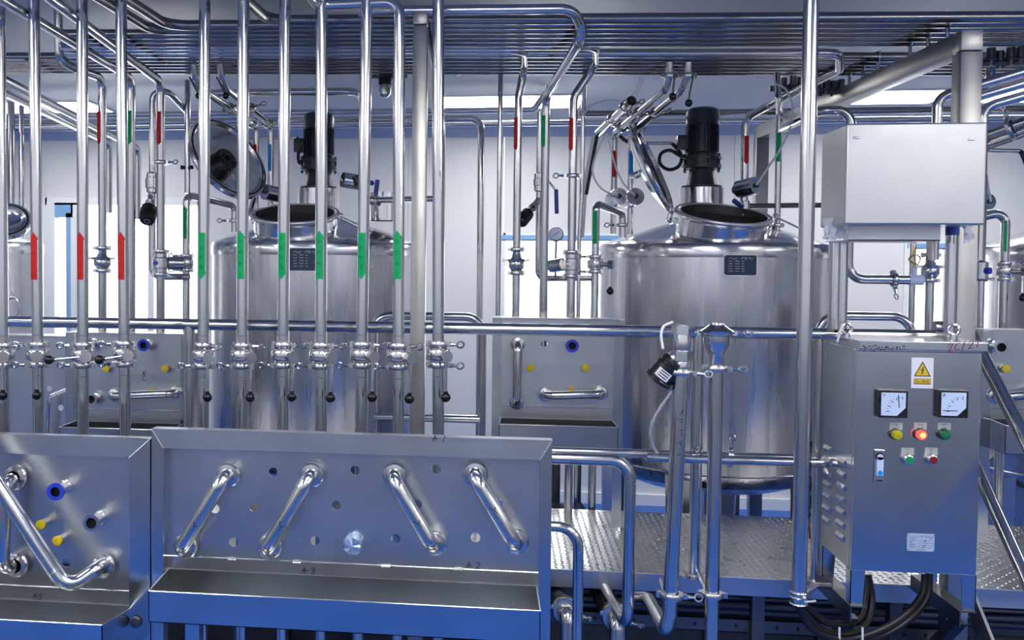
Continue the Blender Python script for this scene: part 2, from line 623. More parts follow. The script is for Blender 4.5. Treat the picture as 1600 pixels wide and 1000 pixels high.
row = [(P(70, 130, 7.5).x, .95, 'ceiling light panel over the window with the blue jamb'),
       (P(795, 148, 7.5).x, 1.10, 'wide ceiling light panel behind the overhead pipe rack, mid room'),
       (P(1405, 158, 7.5).x, .66, 'ceiling light panel seen under the sloping steel beam'),
       (P(1600, 163, 7.5).x, .60, 'ceiling light panel beyond the tall square post by the steel box')]
for x, w, l in row:
    ceiling_light(x, 7.55, w, .55, l)
k = 0
names = ['first', 'second', 'third', 'fourth', 'fifth', 'sixth']
for j, y in enumerate((4.85, 2.3, 1.0, -.3)):
    for i in range(5):
        if y == 4.85 and i in (1, 2, 3):
            continue
        ceiling_light(-5.6 + i * 2.8, y, 1.15, .28, 'ceiling light panel, %s of the %s row out from the window wall' % (names[i], names[j + 1]))

# ---------------------------------------------------------------- platform, stair and rails
YP0, YP1 = 4.12, 5.17
ZP = P(1000, 895, YP0).z
XP0, XP1 = -4.6, P(1516, 897, YP0).x
pl = thing('platform', 'raised walkway of steel tread plate with dull grey edge, in front of the tanks', 'platform', (0, YP0, 0))
MB().bx(XP0, XP1 + 1.6, YP0, YP1, ZP - .006, ZP).build('deck_plate', 'tread', pl, smooth=0)
MB().bx(XP0, XP1 + 1.6, YP0 - .004, YP0 + .04, ZP - .075, ZP - .002).build('edge_fascia', 'panel', pl, smooth=0)
lug = MB()
nx = 0
sp = 0.030
rows = int((YP1 - YP0) / sp)
x = -0.4
while x < XP1 + 1.5:
    for j in range(rows):
        y = YP0 + .02 + j * sp
        a = PI / 4 if (nx + j) % 2 == 0 else -PI / 4
        dx, dy = math.cos(a) * .0140, math.sin(a) * .0140
        ex, ey = -math.sin(a) * .0042, math.cos(a) * .0042
        lug.add([(x - dx, y - dy, ZP), (x + ex, y + ey, ZP), (x + dx, y + dy, ZP), (x - ex, y - ey, ZP), (x, y, ZP + .0034)],
                [(0, 3, 4), (3, 2, 4), (2, 1, 4), (1, 0, 4)])
    x += sp
    nx += 1
lug.build('tread_lugs', 'tread', pl, kind='stuff', smooth=0)
for x in (-3.6, -2.4, -1.2, .25, 1.05, 1.6):
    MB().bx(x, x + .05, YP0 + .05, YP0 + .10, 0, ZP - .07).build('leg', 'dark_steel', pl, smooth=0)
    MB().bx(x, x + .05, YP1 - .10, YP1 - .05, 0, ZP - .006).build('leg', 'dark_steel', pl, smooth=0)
z = P(1100, 975, YP0 + .1).z
ch = MB().bx(XP0, XP1, YP0 + .10, YP0 + .104, z - .03, z + .03).bx(XP0, XP1, YP0 + .10, YP0 + .14, z + .026, z + .03).bx(XP0, XP1, YP0 + .10, YP0 + .14, z - .03, z - .026)
ch.build('slotted_channel', 'dark_steel', pl, smooth=0)
sl = MB()
for k in range(26):
    x = -.2 + k * .085
    sl.bx(x, x + .012, YP0 + .0985, YP0 + .10, z - .008, z + .008)
sl.build('slot', 'hole', pl, kind='stuff', smooth=0)
# under-deck cable trough and pipes (mostly in shade)
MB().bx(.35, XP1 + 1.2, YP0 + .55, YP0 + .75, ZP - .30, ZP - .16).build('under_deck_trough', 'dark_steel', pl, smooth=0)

MB().bx(XP0, XP1 + 1.5, YP1 - .045, YP1 - .040, .02, ZP - .01).build('under_deck_blocker', 'dark_steel', pl, smooth=0)  # added sheet that keeps window light out from under the deck

# front guard rail
YR = 4.10
RR = .0255
zr = P(700, 513, YR).z
rail = thing('guard_rail', 'polished round guard rail running along the front edge of the tread plate walkway', 'railing', (0, YR, ZP))
xr1 = P(1512, 515, YR).x
MB().tube([(-4.4, YR, zr), (xr1, YR, zr)], RR).build('top_rail', 'pipe', rail)
zl = P(1000, 709, YR).z
MB().tube([(P(700, 709, YR).x, YR, zl), (P(1300, 709, YR).x, YR, zl)], .019).build('mid_rail', 'pipe', rail)
for px in (296, 1090, 1279):
    x = P(px, 600, YR).x
    MB().tube([(x, YR, zr), (x, YR, ZP)], RR * (.95 if px != 1279 else .7)).build('post', 'pipe', rail)
    MB().lathe([(RR * 1.0, .012), (RR * 1.5, .010), (RR * 1.9, 0)], (x, YR, ZP), seg=20, cap=(True, True)).build('base_flange', 'fitting', rail)
# back guard hoops of the walkway
YB = 5.10
for (pa, pb, lab) in ((583, 753, 'polished pipe guard hoop between the two large tanks, with a lower cross rail'),
                      (1278, 1422, 'polished pipe guard hoop behind the electrical cabinet, beside the large tank')):
    xa, xb = P(pa, 600, YB).x, P(pb, 600, YB).x
    zt = P((pa + pb) / 2, 494, YB).z
    zm = P((pa + pb) / 2, 653, YB).z
    t = thing('guard_hoop', lab, 'railing', ((xa + xb) / 2, YB, ZP))
    MB().tube([(xa, YB, ZP), (xa, YB, zt), (xb, YB, zt), (xb, YB, ZP)], .0225, bend=.09).build('hoop', 'pipe', t)
    MB().tube([(xa, YB, zm), (xb, YB, zm)], .0215).build('cross_rail', 'pipe', t)
    for x in (xa, xb):
        MB().cyl((x, YB, ZP), (x, YB, ZP + .008), .05).build('base_flange', 'fitting', t)

# stair with its handrail at the end of the walkway, coming down towards the camera
S = .83
st = thing('stair', 'steel stair of tread plate steps with sloping round handrails, beside the electrical cabinet', 'stair', (XP1 + .4, YP0, 0))
def down(x, y0, z0, d):
    return (x, y0 - d, z0 - S * d)
a = P(1510, 512, YR)
MB().tube([(a.x - .12, YR, a.z), (a.x, YR - .01, a.z), down(a.x, YR - .02, a.z, 1.3)], RR, bend=.05).build('handrail', 'pipe', st)
b = P(1527, 735, YR - .05)
MB().tube([down(b.x, b.y, b.z, -.05), down(b.x, b.y, b.z, 1.3)], RR * .95).build('mid_handrail', 'pipe', st)
L0 = 1.0
for i, x in enumerate((XP1, XP1 + .85)):
    y0, z0 = YP0 - .01, ZP - .0
    poly = [(x, y0, z0), (x, y0 - L0, z0 - S * L0), (x, y0 - L0, z0 - S * L0 - .13), (x, y0, z0 - .13)]
    MB().prism(poly, (.012, 0, 0)).build('stringer', 'box', st, smooth=0)
for k in range(4):
    y = YP0 - .22 * (k + 1)
    zz = ZP - S * .22 * (k + 1)
    MB().bx(XP1 + .014, XP1 + .848, y, y + .21, zz - .02, zz).build('step', 'tread', st, smooth=0)

# ---------------------------------------------------------------- overhead pipe rack and its beams
def beam(name, label, p0, wid, p1, HB, drop_):
    t = thing(name, label, 'frame', (p0.x, p0.y, 0))
    h = wid
    MB().bx(p0.x - wid / 2, p0.x + wid / 2, p0.y, p0.y + wid, 0, HB - .003 - h).build('post', 'square', t, bevel=.004)
    MB().bx(p0.x - wid / 2, p0.x + wid / 2, p0.y, p0.y + wid, HB - h, HB).build('end_cap', 'square', t, bevel=.004)
    a = V((p0.x, p0.y + wid, HB - h / 2 - drop_))
    b = V((p1.x, p1.y, HB - h / 2 - drop_))
    MB().bar(a, b, wid * .96, h).build('cross_beam', 'square', t, bevel=.003)
    MB().bx(p1.x - wid / 2, p1.x + wid / 2, p1.y - wid, p1.y, 0, HB - h - drop_).build('back_post', 'square', t, bevel=.003)
    return t


YPB = 4.0
HBR = P(1516, 46, YPB).z
b1 = beam('support_frame', 'square steel tube post and beam carrying the pipe rack, standing by the steel box', V((P(1516, 200, YPB).x, YPB, 0)), .080, V((P(1187, 220, 6.6).x, 6.6, 0)), HBR, .0)
b2 = beam('support_frame', 'square steel tube post and beam among the pipes with coloured arrows', V((P(654, 300, 4.0).x, 4.0, 0)), .060, V((P(690, 200, 6.9).x, 6.9, 0)), P(655, 15, 4.0).z, .065)

_xk = P(1000, 28, 4.2).x
_zk = P(1000, 28, 4.2).z - .0235
def rz(x):
    """Height of the rack pipes: they fall slightly towards one side so that they drain."""
    return _zk - .019 * (x - _xk)


xl, xr = -4.9, 6.0
ordn = ['first', 'second', 'third', 'fourth', 'fifth', 'sixth', 'seventh', 'eighth', 'ninth', 'tenth', 'eleventh', 'twelfth', 'thirteenth', 'fourteenth', 'fifteenth', 'sixteenth']


def lab(n, tail=''):
    return '%s pipe from the front in the overhead rack%s' % (ordn[n], tail)
ys = [4.12 + .081 * i for i in range(14)]
for i, Y in enumerate(ys):
    if i in (6, 7, 8):
        continue
    tail = ', running the whole rack'
    if i < 3:
        px = (427, 268, 243)[i]
        xa = P(px, 20, Y).x
        pts = [(xa - .10, 2.2, rz(xa)), (xa - .02, Y, rz(xa)), (xr, Y, rz(xr))]
        tail = (', bending out over the green arrow pipes', ', bending out over the red arrow pipes', ', bending out beside it')[i]
    elif i >= 9:
        pts = [(xl, Y, rz(xl)), (xr, Y, rz(xr))]
        tail = ', reaching past the red arrow pipes'
    else:
        xa = P(97, 60, Y).x
        pts = [(xa, Y, rz(xa)), (xr, Y, rz(xr))]
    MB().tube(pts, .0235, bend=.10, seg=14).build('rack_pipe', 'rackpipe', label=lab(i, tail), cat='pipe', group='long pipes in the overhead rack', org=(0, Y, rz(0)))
RACKZ = rz(0)
rack_tail = {}
for i in (6, 7, 8):
    rack_tail[i] = (ys[i], P(97, 60, ys[i]).x)
# rack hangers standing on the sloping beam
for k, (px, py) in enumerate(((1475, 48), (1443, 66), (1398, 88), (1376, 100), (1354, 110), (1336, 125))):
    Y = ys[(1, 3, 5, 9, 11, 13)[k]]
    tt = (Y - 4.08) / (6.6 - 4.08)
    x = P(1516, 200, YPB).x * (1 - tt) + P(1187, 220, 6.6).x * tt
    HB, RZ = HBR, rz(x)
    h = thing('pipe_hanger', 'small steel pipe clamp on the sloping beam, %s from the tall post' % ordn[k], 'bracket', (x, Y, HB), 'pipe clamps on the sloping beam')
    MB().cyl((x, Y, HB), (x, Y, RZ - .02), .008, seg=10).cyl((x, Y, HB), (x, Y, HB + .006), .02, seg=10).build('stem', 'fitting', h)
    MB().torus((x, Y, RZ), (1, 0, 0), .028, .005, 16, 6).bx(x - .012, x + .012, Y - .006, Y + .006, RZ + .024, RZ + .05).build('ring', 'fitting', h)

# two pipes high on the far side, the lower one dropping down the wall
for k, (py, Y, pxe, l) in enumerate(((172, 7.0, 830, 'pale far pipe high along the wall, cranked up beside the green sticker'),
                                     (193, 7.1, 1700, 'pale far pipe running unbroken behind the agitator motors'))):
    q = P(800, py, Y)
    pts = [(-4.6, Y, q.z), (5.2, Y, q.z)]
    if k == 0:
        e = P(834, py, Y)
        pts = [(-4.6, Y, q.z), (e.x, Y, q.z), (e.x + .09, Y, q.z + .13), (e.x + .09, Y - .25, q.z + .25)]
    MB().tube(pts, .022, bend=.05).build('wall_pipe', 'pipe', label=l, cat='pipe', org=(0, Y, q.z))
q = P(745, 185, 6.6)
MB().tube([(-4.6, 6.6, q.z), (P(752, 185, 6.6).x, 6.6, q.z), (P(752, 400, 6.6).x, 6.6, 0.02)], .0235, bend=.08).build(
    'wall_pipe', 'pipe', label='pale far pipe turning straight down between the two large tanks', cat='pipe', org=(q.x, 6.6, 0))
q = P(1000, 176, 6.3)
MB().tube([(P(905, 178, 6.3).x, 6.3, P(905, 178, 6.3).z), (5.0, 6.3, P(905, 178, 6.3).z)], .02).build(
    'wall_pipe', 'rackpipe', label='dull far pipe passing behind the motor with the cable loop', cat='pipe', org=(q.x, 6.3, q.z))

# ---------------------------------------------------------------- tanks
TR, TY = .655, 5.92
def tank(px, label, lid_c, lid_ax, lid_r, man_tilt=(.08, -.28), plate=None, motor=True, lid_side=-1, mdx=0.0, man_dx=-.03):
    X = P(px, 420, TY).x
    t = thing('mixing_tank', label, 'tank', (X, TY, 0))
    o = V((X, TY, ZC))
    MB().lathe([(.04, -1.33), (.45, -1.24), (.62, -1.175), (TR - .008, -1.135), (TR, -1.10), (TR, .08), (TR + .004, .082)], o, seg=72, cap=(True, False)).build('shell', 'tank', t)
    MB().lathe([(TR + .004, .07), (TR + .006, .085), (TR + .006, .125), (TR - .004, .148), (TR - .03, .162), (TR - .08, .178), (.128, .318), (.02, .33)], o, seg=72).build('cone_top', 'cone', t)
    MB().torus(o + V((0, 0, -1.10)), (0, 0, 1), TR, .006, 72, 6).build('weld_seam', 'fitting', t)
    # legs
    for a in (-42, -113, -160, 70):
        c, s = math.cos(math.radians(a)), math.sin(math.radians(a))
        rad, tan = V((c, s, 0)), V((-s, c, 0))
        q = V((X, TY, 0)) + rad * (TR - .10)
        poly = [q + tan * -.10 + V((0, 0, 1.08)), q + tan * .10 + V((0, 0, 1.08)), q + tan * .065, q + tan * -.065]
        lg = MB().prism(poly, rad * .09)
        lg.build('leg', 'tank', t, smooth=0)
        MB().cyl(q + rad * .045, q + rad * .045 + V((0, 0, .02)), .07).build('foot', 'fitting', t)
    MB().cyl(o + V((0, 0, -1.33)), o + V((0, 0, -1.50)), .03).tube([o + V((0, 0, -1.45)), o + V((0, 0, -1.56)), o + V((.3, -.3, -1.56))], .026).build('outlet', 'pipe', t)
    ot = o
    o = o + V((mdx, 0, 0))
    XM = X + mdx
    if motor:
        MB().lathe([(.128, .27), (.128, .488), (.118, .490), (.02, .490)], o, seg=36).build('motor_stub', 'cone', t)
        MB().lathe([(.115, .490), (.115, .502), (.088, .506), (.074, .56), (.070, .60), (.108, .602), (.112, .606), (.112, .628), (.10, .630), (.10, .655), (.112, .657), (.112, .672), (.093, .676), (.02, .68)], o, seg=32).build('gearbox', 'motor', t)
        b0 = None
        for k in range(8):
            a = k * PI / 4 + .2
            dp = V((math.cos(a) * .104, math.sin(a) * .104, 0))
            if b0 is None:
                pz = o + dp + V((0, 0, .585))
                b0, dp0 = MB().cyl(pz, pz + V((0, 0, .105)), .008, seg=6).build('flange_bolt', 'motor', t), dp
            else:
                piece_copy(b0, dp - dp0, t)
        mo = MB().lathe([(.09, .676), (.092, .69), (.084, .70), (.084, .862), (.092, .864), (.092, .872), (.02, .874)], o, seg=32)
        for k in range(28):
            a = 2 * PI * k / 28
            d = V((math.cos(a), math.sin(a), 0))
            mo.obox(o + d * .089 + V((0, 0, .78)), d, V((-d.y, d.x, 0)), (0, 0, 1), .014, .0035, .155)
        mo.build('motor', 'motor', t)
        MB().lathe([(.096, .866), (.096, .93), (.090, .950), (.074, .962), (.02, .966)], o, seg=32).build('fan_cover', 'motor2', t)
        MB().bx(XM - .15, XM - .085, TY - .05, TY + .04, ZC + .715, ZC + .80).build('terminal_box', 'motor', t, bevel=.006)
    # manhole on the front of the cone, tilted with its slope
    n = V((man_tilt[0], man_tilt[1], 1)).normalized()
    mc = P(px + 18 if lid_side else px, 337, 5.50)
    if lid_side:
        mc = V((X + man_dx, 5.52, ZC + .305))
    R = .242
    MB().lathe([(R, -.17), (R, -.02), (R + .012, -.012), (R + .024, -.004), (R + .024, .006), (R + .010, .012), (R - .012, .012), (R - .012, -.045)], mc, n, seg=56).build('manhole_neck', 'cone', t)
    MB().torus(mc + n * .006, n, R + .012, .011, 56, 8).build('manhole_rim', 'box', t)
    MB().lathe([(.001, -.040), (R - .012, -.036)], mc, n, seg=40).build('manhole_shade_disc', 'hole', t)  # near-black disc: shade inside the tank put into its colour
    # open lid standing up on its hinge
    lc = V(lid_c)
    ax = V(lid_ax).normalized()
    ld = MB().lathe([(lid_r + .012, -.016), (lid_r + .016, -.004), (lid_r + .010, .010), (lid_r - .02, .012), (lid_r - .03, -.006), (lid_r * .6, -.035), (.02, -.055)], lc, ax, seg=56)
    ld.lathe([(lid_r + .012, -.016), (lid_r * .9, -.03), (lid_r * .6, -.055), (.02, -.075)], lc, ax, seg=56)
    lid = ld.build('lid', 'cone', t)
    u, w, _ = frame_of(ax)
    MB().torus(lc + ax * .004, ax, lid_r - .01, .010, 56, 8).build('lid_gasket', 'black', lid)
    if lid_side < 0:
        MB().lathe([(.02, .02), (.07, .015), (.075, -.03)], lc - ax * .02, ax, seg=28).build('sight_glass', 'black', lid)
    hb = mc + V((math.copysign(R + .02, lid_side), .03, 0)) if lid_side else mc
    low = lc - V((0, 0, 1)) * lid_r * abs(math.sqrt(max(0, 1 - ax.z ** 2))) * .95
    d = (V((lc.x, lc.y, lc.z)) - hb)
    bot = lc + (hb - lc) - ax * (hb - lc).dot(ax)
    bot = lc + (bot - lc).normalized() * (lid_r + .01)
    MB().tube([hb + V((0, 0, -.03)), hb + V((math.copysign(.03, lid_side or -1), .0, -.03)), bot], .014, bend=.01, seg=10).build('hinge_arm', 'fitting', t)
    MB().cyl(hb + V((0, -.05, -.03)), hb + V((0, .05, -.03)), .02).build('hinge_pin', 'fitting', t)
    MB().tube([lc - ax * .07 + u * .08, lc - ax * .12 + u * .08, lc - ax * .12 - u * .08, lc - ax * .07 - u * .08], .009, bend=.02, seg=10).build('lid_handle', 'fitting', lid)
    # swing bolt and wing nut at the free side of the manhole
    e = mc + V((R + .03, -.03, -.01))
    MB().cyl(e, e + V((.16, -.02, -.08)), .006, seg=8).torus(e, (0, 1, 0), .016, .006).torus(e + V((.17, -.02, -.085)), (0, 1, .3), .016, .006).build('swing_bolt', 'fitting', t)
    if plate:
        pa, pb = plate
        xa, xb = P(pa[0], 410, TY - TR).x, P(pb[0], 410, TY - TR).x
        za, zb = P((pa[0] + pb[0]) / 2, pb[1], TY - TR).z, P((pa[0] + pb[0]) / 2, pa[1], TY - TR).z
        yp = TY - TR - .012
        MB().bx(xa - .006, xb + .006, yp, yp + .03, za - .006, zb + .006).build('nameplate_holder', 'fitting', t, smooth=0)
        np_ = MB().bx(xa, xb, yp - .003, yp, za, zb).build('nameplate', 'navy', t, smooth=0)
        tx = MB()
        w, h = xb - xa, zb - za
        rnd = random.Random(3)
        c = V((xa, yp - .0036, za))
        scribble(tx, 4, .010, c + V((w * .15, 0, h * .80)), .0016, seed=5)
        scribble(tx, 5, .011, c + V((w * .52, 0, h * .80)), .0018, seed=6)
        for r in range(5):
            for s0, s1 in ((.13, .26), (.33, .48), (.54, .64)):
                y = h * (.70 - r * .125)
                stroke(tx, [(w * s0, y), (w * s1 * rnd.uniform(.93, 1), y)], .0022, c)
        tx.build('plate_lettering', 'silver', np_, smooth=0)
        sc = MB()
        for a, b in ((0, 0), (1, 0), (0, 1), (1, 1)):
            sc.cyl((xa + a * w, yp - .007, za + b * h), (xa + a * w, yp, za + b * h), .006, seg=10)
        sc.build('screw', 'fitting', np_)
    return t, X


LID2 = P(1019, 262, 5.56)
tank2, XT2 = tank(1112, 'steel tank with open manhole and navy nameplate, its motor beside a black cable loop', LID2, (.86, -.26, .40), .255, plate=((1131, 399), (1181, 430)), mdx=-.068, man_dx=-.025)
LID1 = P(356, 247, 5.50)
tank1, XT1 = tank(497, 'steel tank standing behind the pipes with green arrows, dished lid swung open', LID1, (.70, -.42, .46), .265, plate=((453, 388), (500, 423)), man_tilt=(.02, -.28), man_dx=-.06)
LID0 = P(6, 345, 5.40)
tank0, XT0 = tank(-97, 'steel tank behind the first red arrow pipe, only its edge in view', LID0, (.25, -.62, .70), .145, lid_side=1)
tank3, XT3 = tank(1720, 'steel tank beyond the square post, only one edge in view', P(1700, 250, 5.5), (.86, -.26, .40), .255)

q = P(20, 480, 5.62)
t = thing('loop_rod', 'thin steel rod ending in an oval loop, hanging before the tank by the picture edge', 'rod', q)
MB().tube([P(13, 408, 5.64), P(21, 463, 5.62)], .007, seg=8).build('rod', 'fitting', t)
lp = MB().torus((0, 0, 0), (0, 1, 0), .042, .006, 28, 8)
lp.v = [V((p.x, p.y, p.z * 1.5)) + q for p in lp.v]
lp.build('loop', 'fitting', t)

# ---------------------------------------------------------------- pipe fittings
def clamp(parent, p, R, axis=(0, 0, 1), wing=(1, 0, 0), nut=True):
    p = V(p)
    a = V(axis).normalized()
    w = V(wing)
    w = (w - a * w.dot(a)).normalized()
    m = MB().lathe([(R, -.011), (R * 1.5, -.011), (R * 1.62, -.005), (R * 1.62, .005), (R * 1.5, .011), (R, .011)], p, a, seg=22)
    s = w.cross(a)
    m.obox(p - w * R * 1.66, w, s, a, .018, .016, .019)
    m.cyl(p - w * R * 1.7 - a * .014, p - w * R * 1.7 + a * .014, .006, seg=8)
    m.obox(p + w * R * 1.7, w, s, a, .020, .014, .018)
    c = m.build('clamp', 'fitting', parent)
    if nut:
        q = p + w * R * 1.6
        n = MB().cyl(q, q + w * .040, .0045, seg=8).cyl(q + w * .016, q + w * .034, .009, .006, seg=10)
        n.torus(q + w * .052, (s + a * .7), .0135, .0042, 16, 6)
        n.build('wing_nut', 'fitting', c)
    return c


def butterfly(parent, p, R, stem=(.47, -.88, 0), hd=(0, 0, -1), L=.145, wings=((1, -.1, 0), (-1, -.1, 0)), gap=.041):
    p = V(p)
    st = V(stem).normalized()
    hd = V(hd).normalized()
    b = MB().lathe([(R, -.030), (R * 1.5, -.028), (R * 1.5, -.021), (R * 1.9, -.019), (R * 2.0, -.014), (R * 2.0, .014), (R * 1.9, .019), (R * 1.5, .021), (R * 1.5, .028), (R, .030)], p, (0, 0, 1), seg=24)
    for k in range(6):
        a = k * PI / 3
        b.cyl(p + V((math.cos(a) * R * 1.72, math.sin(a) * R * 1.72, -.023)), p + V((math.cos(a) * R * 1.72, math.sin(a) * R * 1.72, .023)), .006, seg=8)
    b.build('valve_body', 'fitting', parent)
    h = MB().cyl(p + st * R * 1.6, p + st * (R * 1.6 + .045), .0125, seg=14)
    q = p + st * (R * 1.6 + .040)
    h.cyl(q, q + st * .026, .0235, seg=8)
    q2 = q + st * .010
    h.cyl(q2 + hd * .015, q2 + hd * L, .0062, .0050, seg=10)
    ho = h.build('handle', 'fitting', parent, smooth=30)
    MB().ball(q2 + hd * (L + .012), .0195, 18).cyl(q2 + hd * (L - .012), q2 + hd * L, .009, seg=12).build('ball_knob', 'ball', ho)
    clamp(parent, p + V((0, 0, gap)), R, wing=wings[0])
    clamp(parent, p - V((0, 0, gap)), R, wing=wings[1])


def sticker(parent, x, y, r, z0, z1, mat, up=True, w=.032, head=.030, chars='', ink='ink', ang=-98, hw=None, csize=.017, arrow=True, pos=None):
    """An arrow sticker wrapped round an upright pipe, with its lettering."""
    hw = hw or w * 1.38
    A = math.radians(ang)
    rr = r + .0007
    def wrap(a, z, rad=rr):
        t = A + a / r
        return V((x + math.cos(t) * rad, y + math.sin(t) * rad, z))
    m = MB()
    rows = []
    if arrow:
        if up:
            rows = [(z0, w / 2), (z1 - head, w / 2), (z1 - head + .0004, hw / 2), (z1 - head * .5, hw / 4 + .001), (z1, .001)]
        else:
            rows = [(z1, w / 2), (z0 + head, w / 2), (z0 + head - .0004, hw / 2), (z0 + head * .5, hw / 4 + .001), (z0, .001)]
    else:
        rows = [(z0, w / 2), (z1, w / 2)]
    n = 8
    m.ring_sweep([[wrap((-1 + 2 * k / n) * h, z) for k in range(n + 1)] for z, h in rows], False, False, False)
    s = m.build('arrow_sticker' if arrow else 'sticker_band', mat, parent)
    if chars:
        body0, body1 = (z0 + .018, z1 - head - .012) if up else (z0 + head + .018, z1 - .022)
        k = len(chars)
        for i, c in enumerate(chars):
            zz = body1 - (body1 - body0) * i / max(1, k - 1)
            vs, fs = glyphs(c, csize)
            t = MB()
            t.add([wrap(a, zz + b, rr + .0006) for a, b in vs], fs)
            t.build('lettering', ink, s, smooth=0)
    return s


# ---------------------------------------------------------------- upright pipes with arrows, in front of the rail
YV = 3.75
RV = .0232
spec = [
    # px, sticker (colour, up, chars), valve py, handle, wings
    (5, None, '', 555, 'down', ((1, -.3, 0), (-1, -.2, 0)), 'plain upright pipe cut by the picture edge, before the first red arrow pipe'),
    (55, ('red', True), '1回水管', 554, 'down', ((-1, -.2, 0), (-1, -.4, 0)), 'upright pipe with a red up arrow, valve handle hanging straight down'),
    (127, ('red', True), '2回水管', 555, 'side', ((-1, -.3, 0), (-1, -.2, 0)), 'upright pipe with a red up arrow, middle one of the three red'),
    (194, ('red', True), '3回水管', 553, 'side', ((-1, -.3, 0), (-1, -.3, 0)), 'upright pipe with a red up arrow, beside the first green arrow pipe'),
    (318, ('green', False), '1出料管', 556, 'down', ((1, -.6, 0), (-1, -.1, 0)), 'upright pipe with a green down arrow, next to the red arrow pipes'),
    (379, ('green', True), '出料管1', 556, 'down', ((1, -.3, 0), (-1, -.1, 0)), 'upright pipe with a green up arrow, before the open tank lid'),
    (441, ('green', False), '2出料管', 555, 'down', ((1, -.1, 0), (-1, -.1, 0)), 'upright pipe with a green down arrow, beside the tank nameplate'),
    (502, ('green', True), '出料管2', 556, 'down', ((1, -.1, 0), (-1, -.1, 0)), 'upright pipe with a green up arrow, crossing the black agitator motor'),
    (566, ('green', False), '3出料管', 555, 'down', ((1, -.1, 0), (-1, -.1, 0)), 'upright pipe with a green down arrow, by the blue handled valve on the tank'),
    (623, ('green', True), '出料管3', 557, 'down', ((1, -.2, 0), (-1, -.1, 0)), 'upright pipe with a green up arrow, beside the square steel post'),
    (685, None, '', 554, 'down', ((1, -.2, 0), (1, -.2, 0)), 'upright pipe without a sticker, just past the square steel post'),
]
tops = [(-1, 6), (53, 60.5), (128.5, 130), (189, 195.5), (320, 317.5), (380.5, 378), (445.5, 441.8), (502.3, 501.5), (573, 563.7), (624, 622), (685, 684.7)]
for i, (px, stk, chars, py, hk, wings, lb) in enumerate(spec):
    pa, pb = P(tops[i][0], 0, YV), P(tops[i][1], 675, YV)
    dv = (pb - pa) / (pb.z - pa.z)
    def axis_at(z):
        return pa + dv * (z - pa.z)
    p = axis_at(P(px, py, YV).z)
    x = axis_at(P(px, 400, YV).z).x
    lo = axis_at(.35)
    t = thing('valve_pipe', lb, 'pipe', lo, 'upright valve pipes behind the front panels')
    if i == 9:
        zt = P(px, 3, YV).z
        hi = axis_at(zt)
        MB().tube([lo, hi, (hi.x - .33, YV + .02, zt), (hi.x - .33, YV - .9, zt)], RV, bend=.055, seg=18).build('tube', 'pipe', t)
    else:
        MB().tube([lo, axis_at(HC)], RV, seg=18).build('tube', 'pipe', t)
    for zz in (.052, -.075):
        MB().torus(axis_at(p.z + zz + (.03 if zz > 0 else -.01)), (0, 0, 1), RV, .0010, 18, 4).build('weld_ring', 'fitting', t)
    if hk == 'down':
        butterfly(t, p, RV, wings=wings, stem=(.47, -.88, 0) if i in (0, 4) else (.40, -.9, 0) if i in (1, 10) else (.60, -.80, 0))
    else:
        butterfly(t, p, RV, stem=(.50, -.86, .02), hd=(-1, -.05, -.10 if i == 2 else -.16), L=.140 if i == 2 else .105, wings=wings)
    if stk:
        if stk[0] == 'red':
            za, zb = P(px, 437, YV).z, P(px, 363, YV).z
        else:
            za, zb = P(px, 436, YV).z, P(px, 364 if not stk[1] else 361, YV).z
        x = axis_at((za + zb) / 2).x
        sticker(t, x, YV, RV, za, zb, stk[0], stk[1], chars=chars, ink='darkred' if stk[0] == 'red' else 'darkgreen', ang=-99 - (x > -1) * 0)
    if i == 10:
        sc = MB()
        stroke(sc, [(0, .025), (.004, .014), (0, .012), (.005, 0)], .0016, (x + .004, YV - RV - .0006, P(px, 278, YV).z))
        sc.build('pen_mark', 'ink', t, smooth=0)

# ---------------------------------------------------------------- pipes dropping from the rack behind the walkway
def check_valve(parent, p, R, wing=(-1, -.2, 0)):
    """Bulged check valve between two clamps."""
    p = V(p)
    MB().lathe([(R, -.055), (R * 1.4, -.05), (R * 2.0, -.03), (R * 2.0, -.004), (R * 1.3, .02), (R, .05)], p, (0, 0, 1), seg=22).build('check_valve', 'fitting', parent)
    MB().lathe([(R, -.007), (R * 2.3, -.007), (R * 2.45, 0), (R * 2.3, .007), (R, .007)], p + V((0, 0, .004)), (0, 0, 1), seg=22).obox(p + V((R * 2.6, -.01, .004)), (1, 0, 0), (0, 1, 0), (0, 0, 1), .03, .016, .014).obox(p + V((-R * 2.7, -.01, .004)), (1, 0, 0), (0, 1, 0), (0, 0, 1), .04, .016, .016).build('body_clamp', 'fitting', parent)
    clamp(parent, p + V((0, 0, .06)), R, wing=wing, nut=False)
    clamp(parent, p - V((0, 0, .062)), R, wing=wing, nut=False)


def vsticker(t, px, Y, pya, pyb, mat, r, up=False, chars='', arrow=True, ang=-97):
    q = P(px, (pya + pyb) / 2, Y)
    sticker(t, q.x, Y, r, P(px, pyb, Y).z, P(px, pya, Y).z, mat, up, w=r * 1.15, hw=r * 1.6, head=.02, chars=chars, ink='darkred' if mat == 'red' else 'darkgreen', csize=.014, arrow=arrow, ang=ang)


def drop(name_label, pts, r, group='pipes dropping from the overhead rack', bend=.08, mat='pipe', end_py=None, cat='pipe', name='drop_pipe'):
    q = V(pts[-1])
    t = thing(name, name_label, cat, (q.x, q.y, min(V(p).z for p in pts)), group)
    MB().tube(pts, r, bend=bend, seg=14).build('tube', mat, t)
    return t


YD = 5.0
rd = .0200
ZD = ZP
def vert(px, Y):
    q = P(px, 420, Y)
    return (q.x, Y, ZD)


